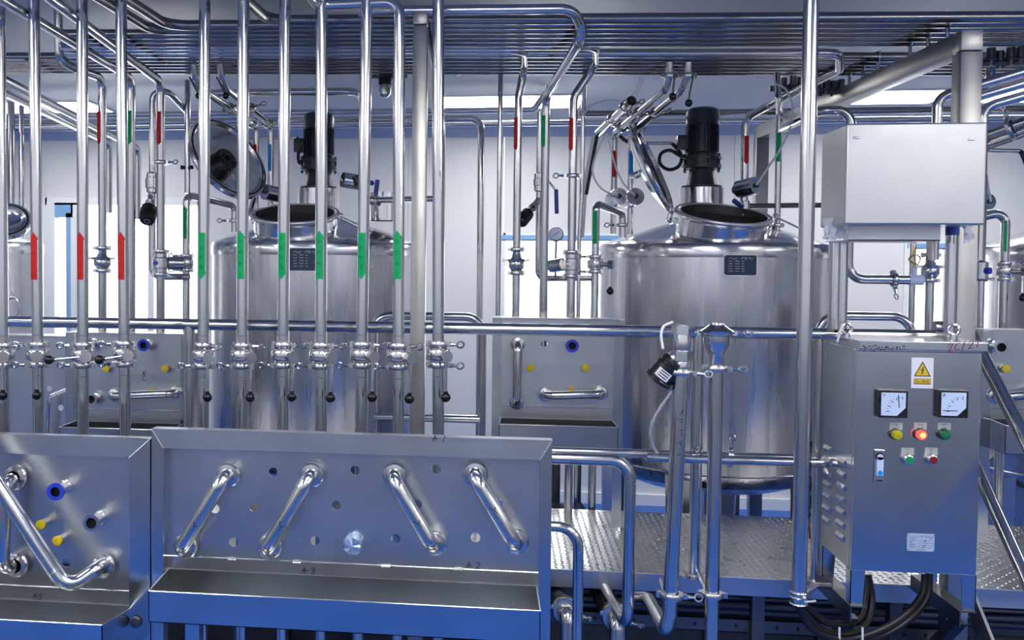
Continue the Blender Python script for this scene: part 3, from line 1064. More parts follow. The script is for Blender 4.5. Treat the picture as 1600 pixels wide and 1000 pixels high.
Y6, x6 = rack_tail[6]
a, b, c = P(931, 64, Y6), P(931, 100, 4.98), P(893, 152, 4.98)
t = drop('rack pipe bending down twice to a red sticker, in front of the tank edge', [(x6, Y6, rz(x6)), (a.x, Y6, rz(a.x)), (b.x, 4.98, b.z), (P(893, 400, 4.98).x, 4.98, c.z), vert(893, 4.98)], .0215)
vsticker(t, 893, 4.98, 185, 236, 'red', .0215, False, '1')
x = P(893, 400, 4.98).x
clamp(t, (x, 4.98, P(893, 275, 4.98).z), .0215, wing=(-1, -.2, 0))
z = P(893, 413, 4.98).z
b_ = MB().lathe([(.022, -.055), (.034, -.05), (.034, -.03), (.042, -.026), (.042, .026), (.034, .03), (.034, .05), (.022, .055)], (x, 4.98, z), seg=20)
b_.cyl((x - .01, 4.94, z), (x - .005, 4.925, z), .016, seg=12).cyl((x - .04, 4.98, z), (x - .1, 5.03, z - .01), .034, seg=18)
b_.build('ball_valve', 'fitting', t)
MB().cyl((x, 4.938, z), (x, 4.930, z), .011, seg=12).build('blue_cap', 'gasket', t)
clamp(t, (x, 4.98, z + .062), .0215, wing=(1, -.2, 0), nut=False)
clamp(t, (x, 4.98, z - .062), .0215, wing=(1, -.2, 0), nut=False)

Y7, x7 = rack_tail[7]
a, b = P(819, 74, Y7), P(820, 104, YD)
x = P(807, 400, YD).x
t = drop('rack pipe bending down to a red sticker, its check valve before the window', [(x7, Y7, rz(x7)), (a.x, Y7, rz(a.x)), (b.x, YD, b.z), (x, YD, P(808, 152, YD).z), (x, YD, ZD)], .0200)
vsticker(t, 807, YD, 184, 235, 'red', .0200, False, '1')
check_valve(t, (x, YD, P(804, 408, YD).z), .0200)

Y8, x8 = rack_tail[8]
Y9 = 5.72
a = P(1311, 78, Y8)
x = P(1164, 240, Y9).x
t = drop('rack pipe hooking back over to a red sticker above the blue valve lever', [(x8, Y8, rz(x8)), (a.x, Y8, rz(a.x)), P(1312, 108, 4.95), P(1203, 164, 5.6), (x, Y9, P(1166, 185, Y9).z), (x, Y9, P(1164, 330, Y9).z)], .0225, bend=.07)
vsticker(t, 1164, Y9, 213, 257, 'red', .0225, False, '', ang=-80)

# foremost rack pipe that swings down to the green sticker
Yc = 4.02
a, x = P(893, 14, Yc), P(850, 400, 4.92).x
b = P(907, 62, 4.2)
t = drop('thick pipe sweeping from the rack front down to a green sticker', [(P(560, 0, Yc).x, Yc, a.z + .012), (a.x, Yc, a.z), P(909, 40, 4.10), P(905, 66, 4.12), (x, 4.92, P(852, 150, 4.92).z), (x, 4.92, ZD)], .0215, bend=.07)
vsticker(t, 850, 4.92, 181, 231, 'green', .0215, False, '出料管')

# thin drops
x = P(779, 400, 5.2).x
t = drop('thin straight pipe dropping from the rack beside the window frame', [(x, 5.2, RACKZ), (x, 5.2, 0)], .0135)
t = drop('slim pipe close behind the clamped red sticker pipe', [(P(913, 100, 5.3).x, 5.24, rz(.4)), (P(911, 180, 5.3).x, 5.3, P(911, 180, 5.3).z), (P(909, 300, 5.3).x, 5.3, P(909, 300, 5.3).z), (P(905, 375, 5.3).x, 5.3, P(905, 375, 5.3).z), (P(905, 375, 5.3).x, 5.3, 0)], .012)
# return line with angle valve, ball valve lever and gauge
Yk = 5.15
x = P(842, 300, Yk).x
zt, zb = P(842, 152, Yk).z, P(842, 435, Yk).z
t = drop('slim pipe with a black capped angle valve and blue lever, elbowing to the tank', [(x, Yk, P(842, 175, Yk).z), (x, Yk, zb), (P(925, 436, 5.4).x, 5.45, zb)], .0155, bend=.05)
zz = P(842, 285, Yk).z
MB().lathe([(.016, -.05), (.026, -.045), (.026, -.02), (.030, -.016), (.030, .016), (.026, .02), (.026, .045), (.016, .05)], (x, Yk, zz), seg=16).build('ball_valve', 'fitting', t)
lv = MB().tube([(x + .02, Yk - .02, zz), (x + .05, Yk - .04, zz + .0), P(869, 298, Yk - .05)], .006, bend=.01, seg=8).build('lever', 'fitting', t)
MB().tube([P(869, 296, Yk - .05), P(870, 334, Yk - .05)], .011, seg=10).build('lever_grip', 'bluegrip', lv)
zz = P(842, 312, Yk).z
q0, q1 = V((x, Yk, zz)), P(818, 342, Yk - .1)
d = (q1 - q0).normalized()
MB().lathe([(.018, 0), (.018, .05), (.022, .055), (.022, .075), (.012, .08), (.012, .12)], q0, d, seg=16).build('angle_neck', 'fitting', t)
an = MB().lathe([(.02, .105), (.032, .115), (.034, .135), (.034, .19), (.030, .20), (.026, .205), (.02, .21)], q0, d, seg=20, cap=(True, True)).build('actuator_cap', 'black', t)
qg = P(869, 366, Yk - .05)
MB().cyl(qg + V((0, 0, -.03)), qg + V((.0, .03, -.24)), .006, seg=8).build('gauge_stem', 'fitting', t)
gg = MB().lathe([(.036, .012), (.038, .008), (.038, -.014), (.030, -.018)], qg, (-.2, -.95, .15), seg=24, cap=(False, True)).build('gauge_case', 'fitting', t)
MB().lathe([(.001, .010), (.034, .010)], qg, (-.2, -.95, .15), seg=24).build('gauge_face', 'dial', gg)
nd = MB()
_u, _w, _a = frame_of((-.2, -.95, .15))
stroke(nd, [(-.016, -.012), (.018, .012)], .003, qg + _a * .0112, _u, _w)
nd.build('gauge_needle', 'ink', gg, smooth=0)

# sampling line at the edge of the big tank: green sticker, ball valve and elbow over the tank
Ye = 5.22
x = P(930, 400, Ye).x
zt = P(932, 318, Ye).z
e1, e2 = P(972, 333, 5.45), P(973, 372, 5.45)
t = drop('pipe with a green sticker bending over onto the tank shoulder, valve handle hanging', [(x, Ye, 0), (x, Ye, zt), (e1.x, 5.45, e1.z), (e2.x, 5.45, e2.z)], .0205, bend=.035, group='stickered pipes at the tanks')
vsticker(t, 930, Ye, 329, 381, 'green', .0205, True, '出料管', arrow=False)
zz = P(930, 413, Ye).z
butterfly(t, (x, Ye, zz), .0205, stem=(.93, -.36, 0), L=.13, wings=((-1, .1, 0), (-1, .1, 0)), gap=.040)
clamp(t, (e1.x, 5.45, P(972, 352, 5.45).z), .0205, wing=(-1, -.2, 0))

# actuated feeds of the big tank: red and blue stickers, steel cylinders, white hoses
def actuator(parent, c, ax, r=.051, L=.12):
    c, ax = V(c), V(ax).normalized()
    a = MB().lathe([(r * .25, .004), (r * .98, .004), (r, 0), (r, -L), (r * .9, -L - .004)], c, ax, seg=32, cap=(False, True)).build('actuator_cylinder', 'cone', parent)
    MB().cyl(c + ax * .002, c + ax * .016, r * .26, seg=14).build('hose_socket', 'black', a)
    MB().cyl(c - ax * L, c - ax * (L + .03), r * .5, seg=14).build('actuator_neck', 'fitting', parent)
    return a


for (px, col, cx, cy, l, end) in ((960, 'red', 967, 307, 'angled rack pipe down to a red sticker and a round steel actuator', 366),
                                  (986, 'blue', 993, 307, 'angled rack pipe down to a blue sticker and a round steel actuator', 366)):
    Yq = 5.75
    x = P(px, 250, Yq).x
    s0 = P(1046 if col == 'red' else 1076, 92, 4.86)
    s1 = P(1046 if col == 'red' else 1075, 118, 4.88)
    s2 = P(1040 if col == 'red' else 1066, 140, 4.92)
    s3 = P(px + 2, 208, Yq)
    t = drop(l, [(s0.x, s0.y, RACKZ), s1, s2, (x, Yq, s3.z), (x, Yq, P(px, end, Yq).z)], .019, bend=.05, group='stickered pipes at the tanks')
    vsticker(t, px, Yq, 236, 277, col, .019, False, '', arrow=False)
    actuator(t, P(cx, cy, Yq - .10), (.15, -.98, .1))
    clamp(t, s1 + V((0, 0, .0)), .02, wing=(-1, -.2, 0), nut=False)
    h0 = s1 + V((.02, -.03, -.005))
    hb = MB().cyl(h0, P(1051 if col == 'red' else 1076, 147 if col == 'red' else 156, 4.85), .005, seg=8).build('lever', 'dark_steel', t)
    MB().ball(P(1051 if col == 'red' else 1076, 151 if col == 'red' else 161, 4.85), .019, 16).build('ball_knob', 'ball', hb)
    m_ = s2 * .35 + V((x, Yq, s3.z)) * .65
    dd = (V((x, Yq, s3.z)) - s2).normalized()
    clamp(t, s2 + dd * .42, .02, axis=dd, wing=(1, 0, .2))
    clamp(t, s2 + dd * .72, .02, axis=dd, wing=(-1, 0, .2))
# spray ball feed, the shorter slanting branch with a clear hose
s0, s1 = P(984, 160, 5.0), P(935, 208, 5.6)
t = thing('spray_branch', 'short slanting pipe stub with black socket and two clamps, beside the blue sticker pipe', 'pipe', s0)
MB().tube([s0, s1], .021).build('tube', 'pipe', t)
d = (s1 - s0).normalized()
MB().cyl(s0 - d * .03, s0 + d * .02, .025, seg=16).build('socket', 'black', t)
for f in (.12, .55):
    clamp(t, s0 + d * f * (s1 - s0).length * .9, .021, axis=d, wing=(1, .2, .3))
MB().tube([P(987, 158, 5.0), P(1003, 122, 5.0)], .014, seg=10).build('clear_hose', 'clear', t)
MB().tube([P(929, 212, 5.6), P(912, 306, 5.65), P(908, 372, 5.65)], .017, bend=.1, seg=12).build('film_wrapped_pipe', 'film', t)
MB().tube([P(933, 212, 5.58), P(916, 304, 5.63)], .010, seg=10).build('black_hose', 'rubber', t)
s0, s1 = P(984, 208, 5.9), P(1010, 265, 5.9)

def hose(name, label, pts, r=.0055, mat='hose'):
    return MB().hose([P(*q) for q in pts], r, 8, 8).build(name, mat, label=label, cat='hose')


hose('air_hose', 'white air hose arching from the pipe top to the black socket', [(908, 182, 5.3), (925, 165, 5.2), (950, 157, 5.1), (972, 158, 5.0)])
hose('air_hose', 'white air hose looping down to the first round actuator on the tank', [(948, 208, 5.5), (932, 240, 5.5), (926, 270, 5.5), (940, 295, 5.55), (965, 306, 5.63)])
hose('air_hose', 'white air hose falling straight to the second round actuator on the tank', [(949, 208, 5.5), (956, 240, 5.5), (970, 280, 5.5), (992, 306, 5.62)])
hose('air_hose', 'white air hose hanging to the actuator under the hooked pipe', [(1222, 175, 5.3), (1236, 190, 5.3), (1224, 225, 5.4), (1200, 262, 5.5), (1182, 289, 5.55)])
hose('air_hose', 'white air hose coiled round the green sticker pipe behind the beam', [(1210, 130, 5.2), (1228, 140, 5.2), (1238, 165, 5.2), (1232, 186, 5.2), (1216, 178, 5.2), (1222, 150, 5.25)])
hose('cable', 'black cable pigtail looping beside the motor of the open tank', [(968, 212, 5.9), (978, 220, 5.9), (990, 224, 5.9)], .011, 'rubber')
t = thing('motor_conduit', 'thin steel conduit ending in a black cable loop at the agitator motor', 'conduit', P(1030, 225, 5.95))
MB().tube([P(980, 224, 5.95), P(1050, 224, 5.95)], .011).build('conduit', 'pipe', t)
MB().hose([P(1050, 224, 5.9), P(1058, 233, 5.9), P(1065, 245, 5.9), P(1060, 260, 5.9), P(1044, 265, 5.9), P(1031, 255, 5.9), P(1033, 240, 5.88), P(1047, 235, 5.86), P(1062, 243, 5.86), P(1072, 246, 5.86)], .011, 8, 8).build('cable_loop', 'rubber', t)

# feeds on the far side of the open tank
Yq = 5.75
x = P(1216, 260, Yq).x
t = drop('pipe with a long green sticker standing behind the sloping beam', [(P(1222, 118, 5.0).x, 5.1, RACKZ), (P(1216, 150, 5.3).x, 5.3, P(1212, 150, 5.3).z), (x, Yq, P(1216, 172, Yq).z), (x, Yq, P(1216, 362, Yq).z)], .0185, bend=.05, group='stickered pipes at the tanks')
vsticker(t, 1216, Yq, 208, 253, 'green', .0185, False, '', arrow=False)
clamp(t, (x, Yq, P(1216, 352, Yq).z), .019, wing=(-1, -.3, .1))
x = P(1166, 300, Y9).x
t = thing('actuated_valve', 'round steel actuator with a blue lever behind the open manhole', 'valve', P(1166, 330, Y9), 'actuated valves on the tanks')
actuator(t, P(1180, 290, Y9 - .10), (.62, -.75, .12), .050, .11)
MB().tube([P(1158, 322, Y9), P(1330, 320, 5.9)], .015).build('branch_pipe', 'dark_steel', t)
MB().tube([P(1146, 313, 5.6), P(1160, 323, 5.62)], .014, seg=10).build('lever_grip', 'bluegrip', t)
MB().lathe([(.016, -.05), (.028, -.04), (.028, .04), (.016, .05)], P(1164, 326, Y9), seg=16).build('valve_body', 'fitting', t)
t = thing('actuated_valve', 'round steel actuator and blue lever valve on the tank behind the green arrows', 'valve', P(585, 330, 5.7), 'actuated valves on the tanks')
actuator(t, P(536, 281, 5.7), (-.85, -.45, .12), .047, .12)
MB().cyl(P(556, 275, 5.7), P(562, 290, 5.7), .03).build('socket', 'black', t)
MB().tube([P(580, 313, 5.75), P(690, 310, 5.75)], .018).build('branch_pipe', 'pipe', t)
MB().ball(P(582, 313, 5.72), .03, 16).build('valve_body', 'fitting', t)
MB().tube([P(587, 304, 5.66), P(590, 281, 5.66)], .014, seg=10).build('lever_grip', 'bluegrip', t)
MB().ball(P(581, 286, 5.7), .016, 12).build('blue_cap', 'gasket', t)
MB().lathe([(.10, 0), (.10, .17), (.03, .175)], P(603, 345, 5.85), seg=24).build('filter_housing', 'cone', t)
hose('air_hose', 'short white air hose at the motor flange of the tank behind the green arrows', [(528, 268, 5.6), (533, 280, 5.62), (535, 282, 5.64)], .005)

# ---------------------------------------------------------------- the same drops beside the window with the blue jamb
Yl = 4.95
x = P(160, 400, Yl).x
t = drop('pipe cranked over to a red sticker, check valve seen between red arrow pipes', [(P(91, 20, 4.6).x, 4.6, HC), P(92, 92, 4.62), P(118, 107, 4.7), (x, Yl, P(150, 122, Yl).z), (x, Yl, ZD)], .0225, bend=.06)
vsticker(t, 158, Yl, 175, 226, 'red', .0225, False, '')
check_valve(t, (x, Yl, P(162, 405, Yl).z), .0225)
x = P(205, 400, Yl).x
hh = P(190, 122, Yl).z
t = drop('long sloping pipe from above the red arrows down to a green sticker', [(P(-12, -10, 3.5).x, 3.5, P(-12, -10, 3.5).z), (x, Yl, hh), (x, Yl, ZD)], .0225, bend=.07)
vsticker(t, 205, Yl, 174, 226, 'green', .0225, False, '')
x = P(251, 400, Yl).x
hh = P(248, 128, Yl).z
t = drop('long sloping pipe down to a red sticker, clamped beside a hanging black actuator', [(P(68, -10, 3.5).x, 3.5, P(68, -10, 3.5).z), (x, Yl, hh), (x, Yl, ZD)], .0225, bend=.07)
vsticker(t, 251, Yl, 175, 227, 'red', .0225, False, '')
clamp(t, (x, Yl, P(251, 254, Yl).z), .0225, wing=(1, -.2, 0))
z = P(251, 411, Yl).z
MB().lathe([(.022, -.055), (.034, -.05), (.034, -.03), (.042, -.026), (.042, .026), (.034, .03), (.034, .05), (.022, .055)], (x, Yl, z), seg=20).cyl((x + .04, Yl, z), (x + .11, Yl + .04, z), .036, seg=18).build('ball_valve', 'fitting', t)
MB().cyl((x - .012, Yl - .042, z), (x - .012, Yl - .052, z), .011, seg=12).build('blue_cap', 'gasket', t)
clamp(t, (x, Yl, z + .062), .0225, wing=(1, -.2, 0), nut=False)
clamp(t, (x, Yl, z - .062), .0225, wing=(-1, -.2, 0), nut=False)
Yk = 5.1
x = P(238, 300, Yk).x
zb = P(238, 432, Yk).z
t = drop('slim pipe carrying a hanging black actuator before the window, elbowing at its foot', [P(290, 172, 5.35), (P(262, 140, Yk).x, Yk, P(262, 142, Yk).z), (x, Yk, P(240, 145, Yk).z), (x, Yk, zb), (P(296, 432, Yk).x, Yk, zb)], .0185, bend=.05)
MB().lathe([(.019, -.06), (.032, -.05), (.032, -.03), (.038, -.026), (.038, .026), (.032, .03), (.032, .05), (.019, .06)], (x, Yk, P(236, 286, Yk).z), seg=16).build('ball_valve', 'fitting', t)
q0, q1 = P(236, 306, Yk), P(229, 350, Yk - .14)
d = (q1 - q0).normalized()
MB().lathe([(.02, 0), (.02, .04), (.026, .05), (.016, .06), (.016, .10)], q0, d, seg=16).build('angle_neck', 'fitting', t)
ac = MB().lathe([(.03, .085), (.042, .095), (.045, .115), (.045, .175), (.038, .19), (.02, .195)], q0, d, seg=22, cap=(True, True)).build('actuator_cap', 'black', t)
MB().torus(q0 + d * .193, d, .014, .0025, 18, 6).build('cap_emblem', 'silver', ac)
MB().torus(q0 + d * .078, d, .026, .004, 18, 6).build('hose_loop', 'hose', t)
# sampling line of this tank
Ye = 5.22
x = P(291, 400, Ye).x
e1, e2 = P(366, 322, 5.5), P(357, 362, 5.5)
t = drop('pipe with a pale green sticker bending over onto the tank with the dished lid', [(x, Ye, 0), (x, Ye, P(293, 304, Ye).z), (e1.x, 5.5, e1.z), (e1.x, 5.5, e2.z)], .0205, bend=.04, group='stickered pipes at the tanks')
vsticker(t, 291, Ye, 323, 373, 'green', .0205, True, '')
z = P(291, 411, Ye).z
MB().lathe([(.021, -.03), (.034, -.028), (.040, -.018), (.040, .018), (.034, .028), (.021, .03)], (x, Ye, z), seg=20).build('valve_body', 'fitting', t)
clamp(t, (x, Ye, z + .04), .0205, wing=(-1, -.3, 0))
clamp(t, (x, Ye, z - .04), .0205, wing=(-1, -.3, 0))
clamp(t, (e1.x, 5.5, P(357, 345, 5.5).z), .0205, wing=(-1, -.3, 0))
x = P(293, 200, 5.3).x
t = drop('slim upright pipe with two black clamp knobs, between red and green arrow pipes', [(x, 5.3, RACKZ), (x, 5.3, P(293, 302, 5.3).z)], .0165)
for s in (-1, 1):
    MB().cyl((x + s * .016, 5.29, P(293, 262, 5.3).z), (x + s * .034, 5.28, P(293, 262, 5.3).z), .012, seg=12).build('clamp_knob', 'black', t)
# angled feeds to this tank with red and blue stickers
for (px, s_top, col, l) in ((400, 302, 'red', 'angled feed pipe to a red sticker partly hidden by a green arrow pipe'), (423, 344, 'blue', 'angled feed pipe to a blue sticker beside the motor of the lidded tank')):
    Yq = 5.75
    x = P(px, 250, Yq).x
    s0, s1 = P(s_top, 104, 4.88), P(s_top + 3, 122, 4.9)
    s2, s3 = P(s_top + 10, 138, 4.95), P(px - 2, 196, Yq)
    t = drop(l, [(s0.x, 4.88, RACKZ), s1, s2, (x, Yq, s3.z), (x, Yq, P(px, 350, Yq).z)], .019, bend=.05, group='stickered pipes at the tanks')
    vsticker(t, px, Yq, 226, 268, col, .019, False, '', arrow=False)
    dd = (V((x, Yq, s3.z)) - s2).normalized()
    clamp(t, s2 + dd * .40, .02, axis=dd, wing=(1, 0, .3))
    clamp(t, s2 + dd * .75, .02, axis=dd, wing=(1, 0, .3))
    lv = MB().cyl(s1 + V((-.02, -.03, 0)), s1 + V((.03, -.04, -.09)), .005, seg=8).build('lever', 'dark_steel', t)
    MB().ball(s1 + V((.032, -.04, -.10)), .018, 14).build('ball_knob', 'ball', lv)
actuator(t, P(414, 300, Yq - .12), (-.6, -.75, .1), .047, .12)
t = thing('motor_conduit', 'thin steel conduit with a short black cable at the motor behind the green arrows', 'conduit', P(440, 214, 5.95))
MB().tube([P(390, 216, 5.95), P(464, 215, 5.95)], .011).build('conduit', 'pipe', t)
MB().hose([P(464, 215, 5.9), P(472, 228, 5.88), P(466, 240, 5.86), P(468, 255, 5.86), P(478, 240, 5.86)], .010, 8, 8).build('cable', 'rubber', t)
# low sloping pipes crossing behind the red arrows
for k, (a, b, l) in enumerate((((-20, 111, 4.55), (215, 232, 6.55), 'upper of two sloping pipes crossing under the light beside the red arrows'), ((-20, 133, 4.5), (170, 222, 6.5), 'lower of two sloping pipes crossing under the light beside the red arrows'))):
    p0, p1 = P(*a), P(*b)
    MB().tube([p0, p1, (p1.x, p1.y, p1.z - .5)], .024, bend=.06).build('sloping_pipe', 'pipe', label=l, cat='pipe', org=p0)
for px, Y, py, w, l in ((18, 6.4, 160, .026, 'thick upright pipe far behind the first red arrow'), (34, 6.2, 165, .018, 'slim upright pipe far behind the first red arrow')):
    x = P(px, 300, Y).x
    MB().tube([(x, Y, P(px, py, Y).z), (x, Y, .01)], w).build('upright_pipe', 'pipe', label=l, cat='pipe', org=(x, Y, 0))
# sloping crank behind the second green arrow pipe
p0, p1, p2 = P(500, 104, 5.0), P(537, 106, 5.0), P(568, 165, 5.6)
MB().tube([(P(300, 108, 5.3).x, 5.43, RACKZ - .05), (p1.x, 5.43, RACKZ - .05), P(572, 168, 5.9), P(572, 190, 5.92)], .022, bend=.08).build('cranked_pipe', 'pipe', label='cranked pipe sloping off the back of the rack behind the green arrows', cat='pipe', org=p1)
# fitting clusters under the back of the rack
def cluster(px, py, Y, label, blue=True, bowl=True):
    c = P(px, py, Y)
    t = thing('valve_cluster', label, 'valve', c, 'small valve clusters under the rack')
    m = MB()
    rnd = random.Random(int(px))
    for k in range(5):
        q = c + V((-.08 + k * .04, rnd.uniform(-.02, .02), rnd.uniform(-.01, .02)))
        m.cyl(q - V((0, 0, .03)), q + V((0, 0, .05)), .018, seg=10).torus(q, (0, 0, 1), .022, .006, 12, 6)
    m.tube([c + V((-.12, 0, .0)), c + V((.14, 0, .0))], .016, seg=10)
    m.build('manifold_block', 'dark_steel', t)
    if bowl:
        MB().lathe([(.032, .0), (.034, -.03), (.03, -.06), (.015, -.075), (.002, -.077)], c + V((.02, -.03, -.05)), seg=18).build('filter_bowl', 'fitting', t)
        MB().cyl(c + V((.02, -.03, -.06)), c + V((.02, -.03, -.02)), .036, seg=16).build('bowl_ring', 'black', t)
    if blue:
        MB().cyl(c + V((-.01, -.045, .01)), c + V((-.01, -.06, .01)), .014, seg=12).build('blue_cap', 'gasket', t)
    return t


cluster(597, 118, 5.25, 'dark fitting cluster with a steel bowl under the rack by the square post')
cluster(1238, 138, 5.5, 'dark fitting cluster under the rack behind the tall bare pole', False, False)
cluster(1290, 142, 5.3, 'dark fitting cluster under the hooked rack pipe', False, False)
cluster(1578, 98, 4.6, 'dark knobbly fitting cluster beyond the square post', False, False)
c = P(717, 112, 5.3)
t = thing('valve_stub', 'small capped valve stub under the rack over the far pipe bend', 'valve', c)
MB().cyl(c + V((0, 0, -.02)), c + V((0, 0, .06)), .016, seg=12).lathe([(.02, -.02), (.028, -.012), (.02, 0)], c, seg=14).build('stub', 'fitting', t)
MB().cyl(c + V((-.10, -.01, 0)), c + V((-.05, -.01, 0)), .010, seg=8).build('lever', 'black', t)

# ---------------------------------------------------------------- diversion panels with drip troughs
def plate_with_holes(x0, x1, z0, z1, y, th, holes):
    """Sheet with round holes (front face at y), as (verts, faces)."""
    cu = bpy.data.curves.new('sheet', 'CURVE')
    cu.dimensions = '2D'
    cu.fill_mode = 'BOTH'
    cu.extrude = th / 2
    def poly(pts):
        s = cu.splines.new('POLY')
        s.points.add(len(pts) - 1)
        for p, q in zip(s.points, pts):
            p.co = (q[0], q[1], 0, 1)
        s.use_cyclic_u = True
    poly([(x0, z0), (x1, z0), (x1, z1), (x0, z1)])
    for hx, hz, r in holes:
        poly([(hx + r * math.cos(2 * PI * k / 24), hz + r * math.sin(2 * PI * k / 24)) for k in range(24)])
    ob = bpy.data.objects.new('sheet', cu)
    COL.objects.link(ob)
    dg = bpy.context.evaluated_depsgraph_get()
    dg.update()
    me = bpy.data.meshes.new_from_object(ob.evaluated_get(dg))
    vs = [(v.co.x, y + th / 2 - v.co.z, v.co.y) for v in me.vertices]
    fs = [tuple(p.vertices) for p in me.polygons]
    bpy.data.objects.remove(ob)
    bpy.data.meshes.remove(me)
    return vs, fs


def ferrule(parent, c, R, name='ferrule'):
    c = V(c)
    return MB().lathe([(R * 1.0, -.030), (R * 1.55, -.030), (R * 1.72, -.024), (R * 1.72, -.016), (R * 1.5, -.012), (R * 1.15, -.010), (R * 1.15, .0)], c, (0, 1, 0), seg=28).lathe([(R, -.036), (R * 1.5, -.034), (R * 1.55, -.030)], c, (0, 1, 0), seg=28).build(name, 'fitting', parent)


def jumper(label, a, b, R, yp, out=.085, marks=0, group='U shaped jumper pipes', mid=None):
    """U-shaped jumper between two ports of a panel."""
    a, b = V(a), V(b)
    t = thing('jumper_pipe', label, 'pipe', ((a.x + b.x) / 2, yp, min(a.z, b.z)), group)
    n = V((0, -out, 0))
    pts = [a, a + n] + ([V(mid)] if mid else []) + [b + n, b]
    MB().tube(pts, R, bend=R * 2.6, seg=20).build('bent_tube', 'pipe', t)
    for q in (a, b):
        ferrule(t, q, R)
    if marks:
        m = MB()
        c = a * (1 - marks) + b * marks + n * 1.0
        ux = (b - a).normalized()
        uz = V((0, -1, 0)).cross(ux)
        stroke(m, [(-.012, -.008), (.004, .004), (-.006, .012)], .0022, c + V((0, -R - .0006, 0)), ux, uz)
        stroke(m, [(.004, .004), (.016, .008)], .0022, c + V((0, -R - .0006, 0)), ux, uz)
        m.build('pen_mark', 'ink', t, smooth=0)
    return t


def port(parent, c, R, ring=None, out=.075):
    c = V(c)
    p = MB().lathe([(R * 1.25, .0), (R * 1.25, -.008), (R, -.010), (R, -out + .012), (R * 1.45, -out + .008), (R * 1.5, -out), (R * .95, -out), (R * .92, -.02)], c, (0, 1, 0), seg=26).build('port_nozzle', 'fitting', parent)
    MB().lathe([(.001, -out + .025), (R * .94, -out + .025)], c, (0, 1, 0), seg=22).build('port_bore', 'hole', p)
    if ring:
        MB().lathe([(R * .88, -out - .001), (R * .9, -out - .006), (R * 1.5, -out - .006), (R * 1.55, -out), (R * 1.5, -out + .006)], c, (0, 1, 0), seg=26).build('gasket_ring', ring, p)
    return p


def plug(parent, c, R=.017, mat='yellow', out=.04):
    c = V(c)
    p = MB().lathe([(R * .75, 0), (R * .75, -out * .5), (R * 1.05, -out * .55), (R * 1.05, -out * .8)], c, (0, 1, 0), seg=18).build('plug_socket', 'fitting', parent)
    MB().lathe([(R * 1.0, -out * .8), (R * 1.0, -out - .003), (R * .8, -out - .005), (.001, -out - .005)], c, (0, 1, 0), seg=18).build('plug_cap', mat, p)


def beads(parent, pts, n, r=.0022):
    m = MB()
    for a, b in zip(pts, pts[1:]):
        m.tube([a, b], r, seg=6)
    m.build('weld_bead', 'fitting', parent)


def trough(parent, xa, xb, y_back, y_front, z_rim_b, z_rim_f, h, flare_a=.0, flare_b=.0, mat='cabinet', th=.003):
    """Open-topped drip trough. The rim runs from the panel out to the front."""
    t = th
    m = MB()
    fa, fb = xa - flare_a, xb + flare_b
    zb = min(z_rim_b, z_rim_f) - h
    # front sheet, back sheet, two ends, floor
    m.prism([(fa, y_front, z_rim_f), (fb, y_front, z_rim_f), (fb, y_front, zb), (fa, y_front, zb)], (0, t, 0))
    m.prism([(xa, y_back, z_rim_b), (xb, y_back, z_rim_b), (xb, y_back, zb), (xa, y_back, zb)], (0, -t, 0))
    m.prism([(xa, y_back, z_rim_b), (fa, y_front, z_rim_f), (fa, y_front, zb), (xa, y_back, zb)], (t, 0, 0))
    m.prism([(xb, y_back, z_rim_b), (fb, y_front, z_rim_f), (fb, y_front, zb), (xb, y_back, zb)], (-t, 0, 0))
    m.prism([(xa, y_back, zb), (xb, y_back, zb), (fb, y_front, zb), (fa, y_front, zb)], (0, 0, t))
    o = m.build('drip_trough', mat, parent, smooth=0)
    e = MB()
    e.tube([(xa, y_back, z_rim_b), (fa, y_front, z_rim_f), (fb, y_front, z_rim_f), (xb, y_back, z_rim_b)], .0022, bend=.002, seg=6)
    e.build('rolled_rim', 'fitting', o)
    return o


YA = 3.30
def px3(px, py, Y=YA):
    return P(px, py, Y)


# --- the big front panel (A1 to A4)
yf = 3.255
x0, x1 = P(262, 780, YA).x, P(842, 780, YA).x
xo0, xo1 = P(236.5, 780, yf).x, P(862, 780, yf).x
zt = P(550, 679, yf).z
zpt = P(550, 706, YA).z
zpb = P(550, 881, YA).z
big = thing('diversion_panel', 'big steel panel of four slanted jumper pipes over a blue lit drip trough', 'panel', ((xo0 + xo1) / 2, yf, 0))
hl = []
RH = .0165
for (a, b) in ((427, 738), (555, 735), (681, 733), (336, 795), (397, 793), (525, 790), (652, 788), (778, 785), (365, 847), (492, 845), (618, 842), (743, 840)):
    q = P(a, b, YA)
    hl.append((q.x, q.z, RH))
vs, fs = plate_with_holes(x0, x1, zpb, zpt + .01, YA, .003, hl)
MB().add(vs, fs).build('hole_plate', 'panel', big, smooth=0)
# frame of folded sheet: mitred top, two side posts
fr = MB()
dep = .045
fr.prism([(xo0, yf, zt), (xo1, yf, zt), (x1, yf, zpt), (x0, yf, zpt)], (0, .05, 0))
fr.bx(xo0, xo1, yf, yf + dep, zt - .003, zt)
fr.build('top_frame', 'panel', big, smooth=0, bevel=.0015)
MB().prism([(xo0, yf, zt), (x0, yf, zpt), (x0, yf, .02), (xo0, yf, .02)], (0, .05, 0)).bx(xo0, xo0 + .003, yf, yf + dep, .02, zt - .004).build('side_post', 'cabinet', big, smooth=0, bevel=.0015)
MB().prism([(xo1, yf, zt), (x1, yf, zpt), (x1, yf, .02), (xo1, yf, .02)], (0, .05, 0)).bx(xo1 - .003, xo1, yf, yf + dep, .02, zt - .004).build('side_post', 'cabinet', big, smooth=0, bevel=.0015)
for x in (xo0, xo1 - .04):
    MB().bx(x, x + .04, yf + dep - .04, yf + dep, 0, zt - .004).build('rear_leg', 'cabinet', big, smooth=0)
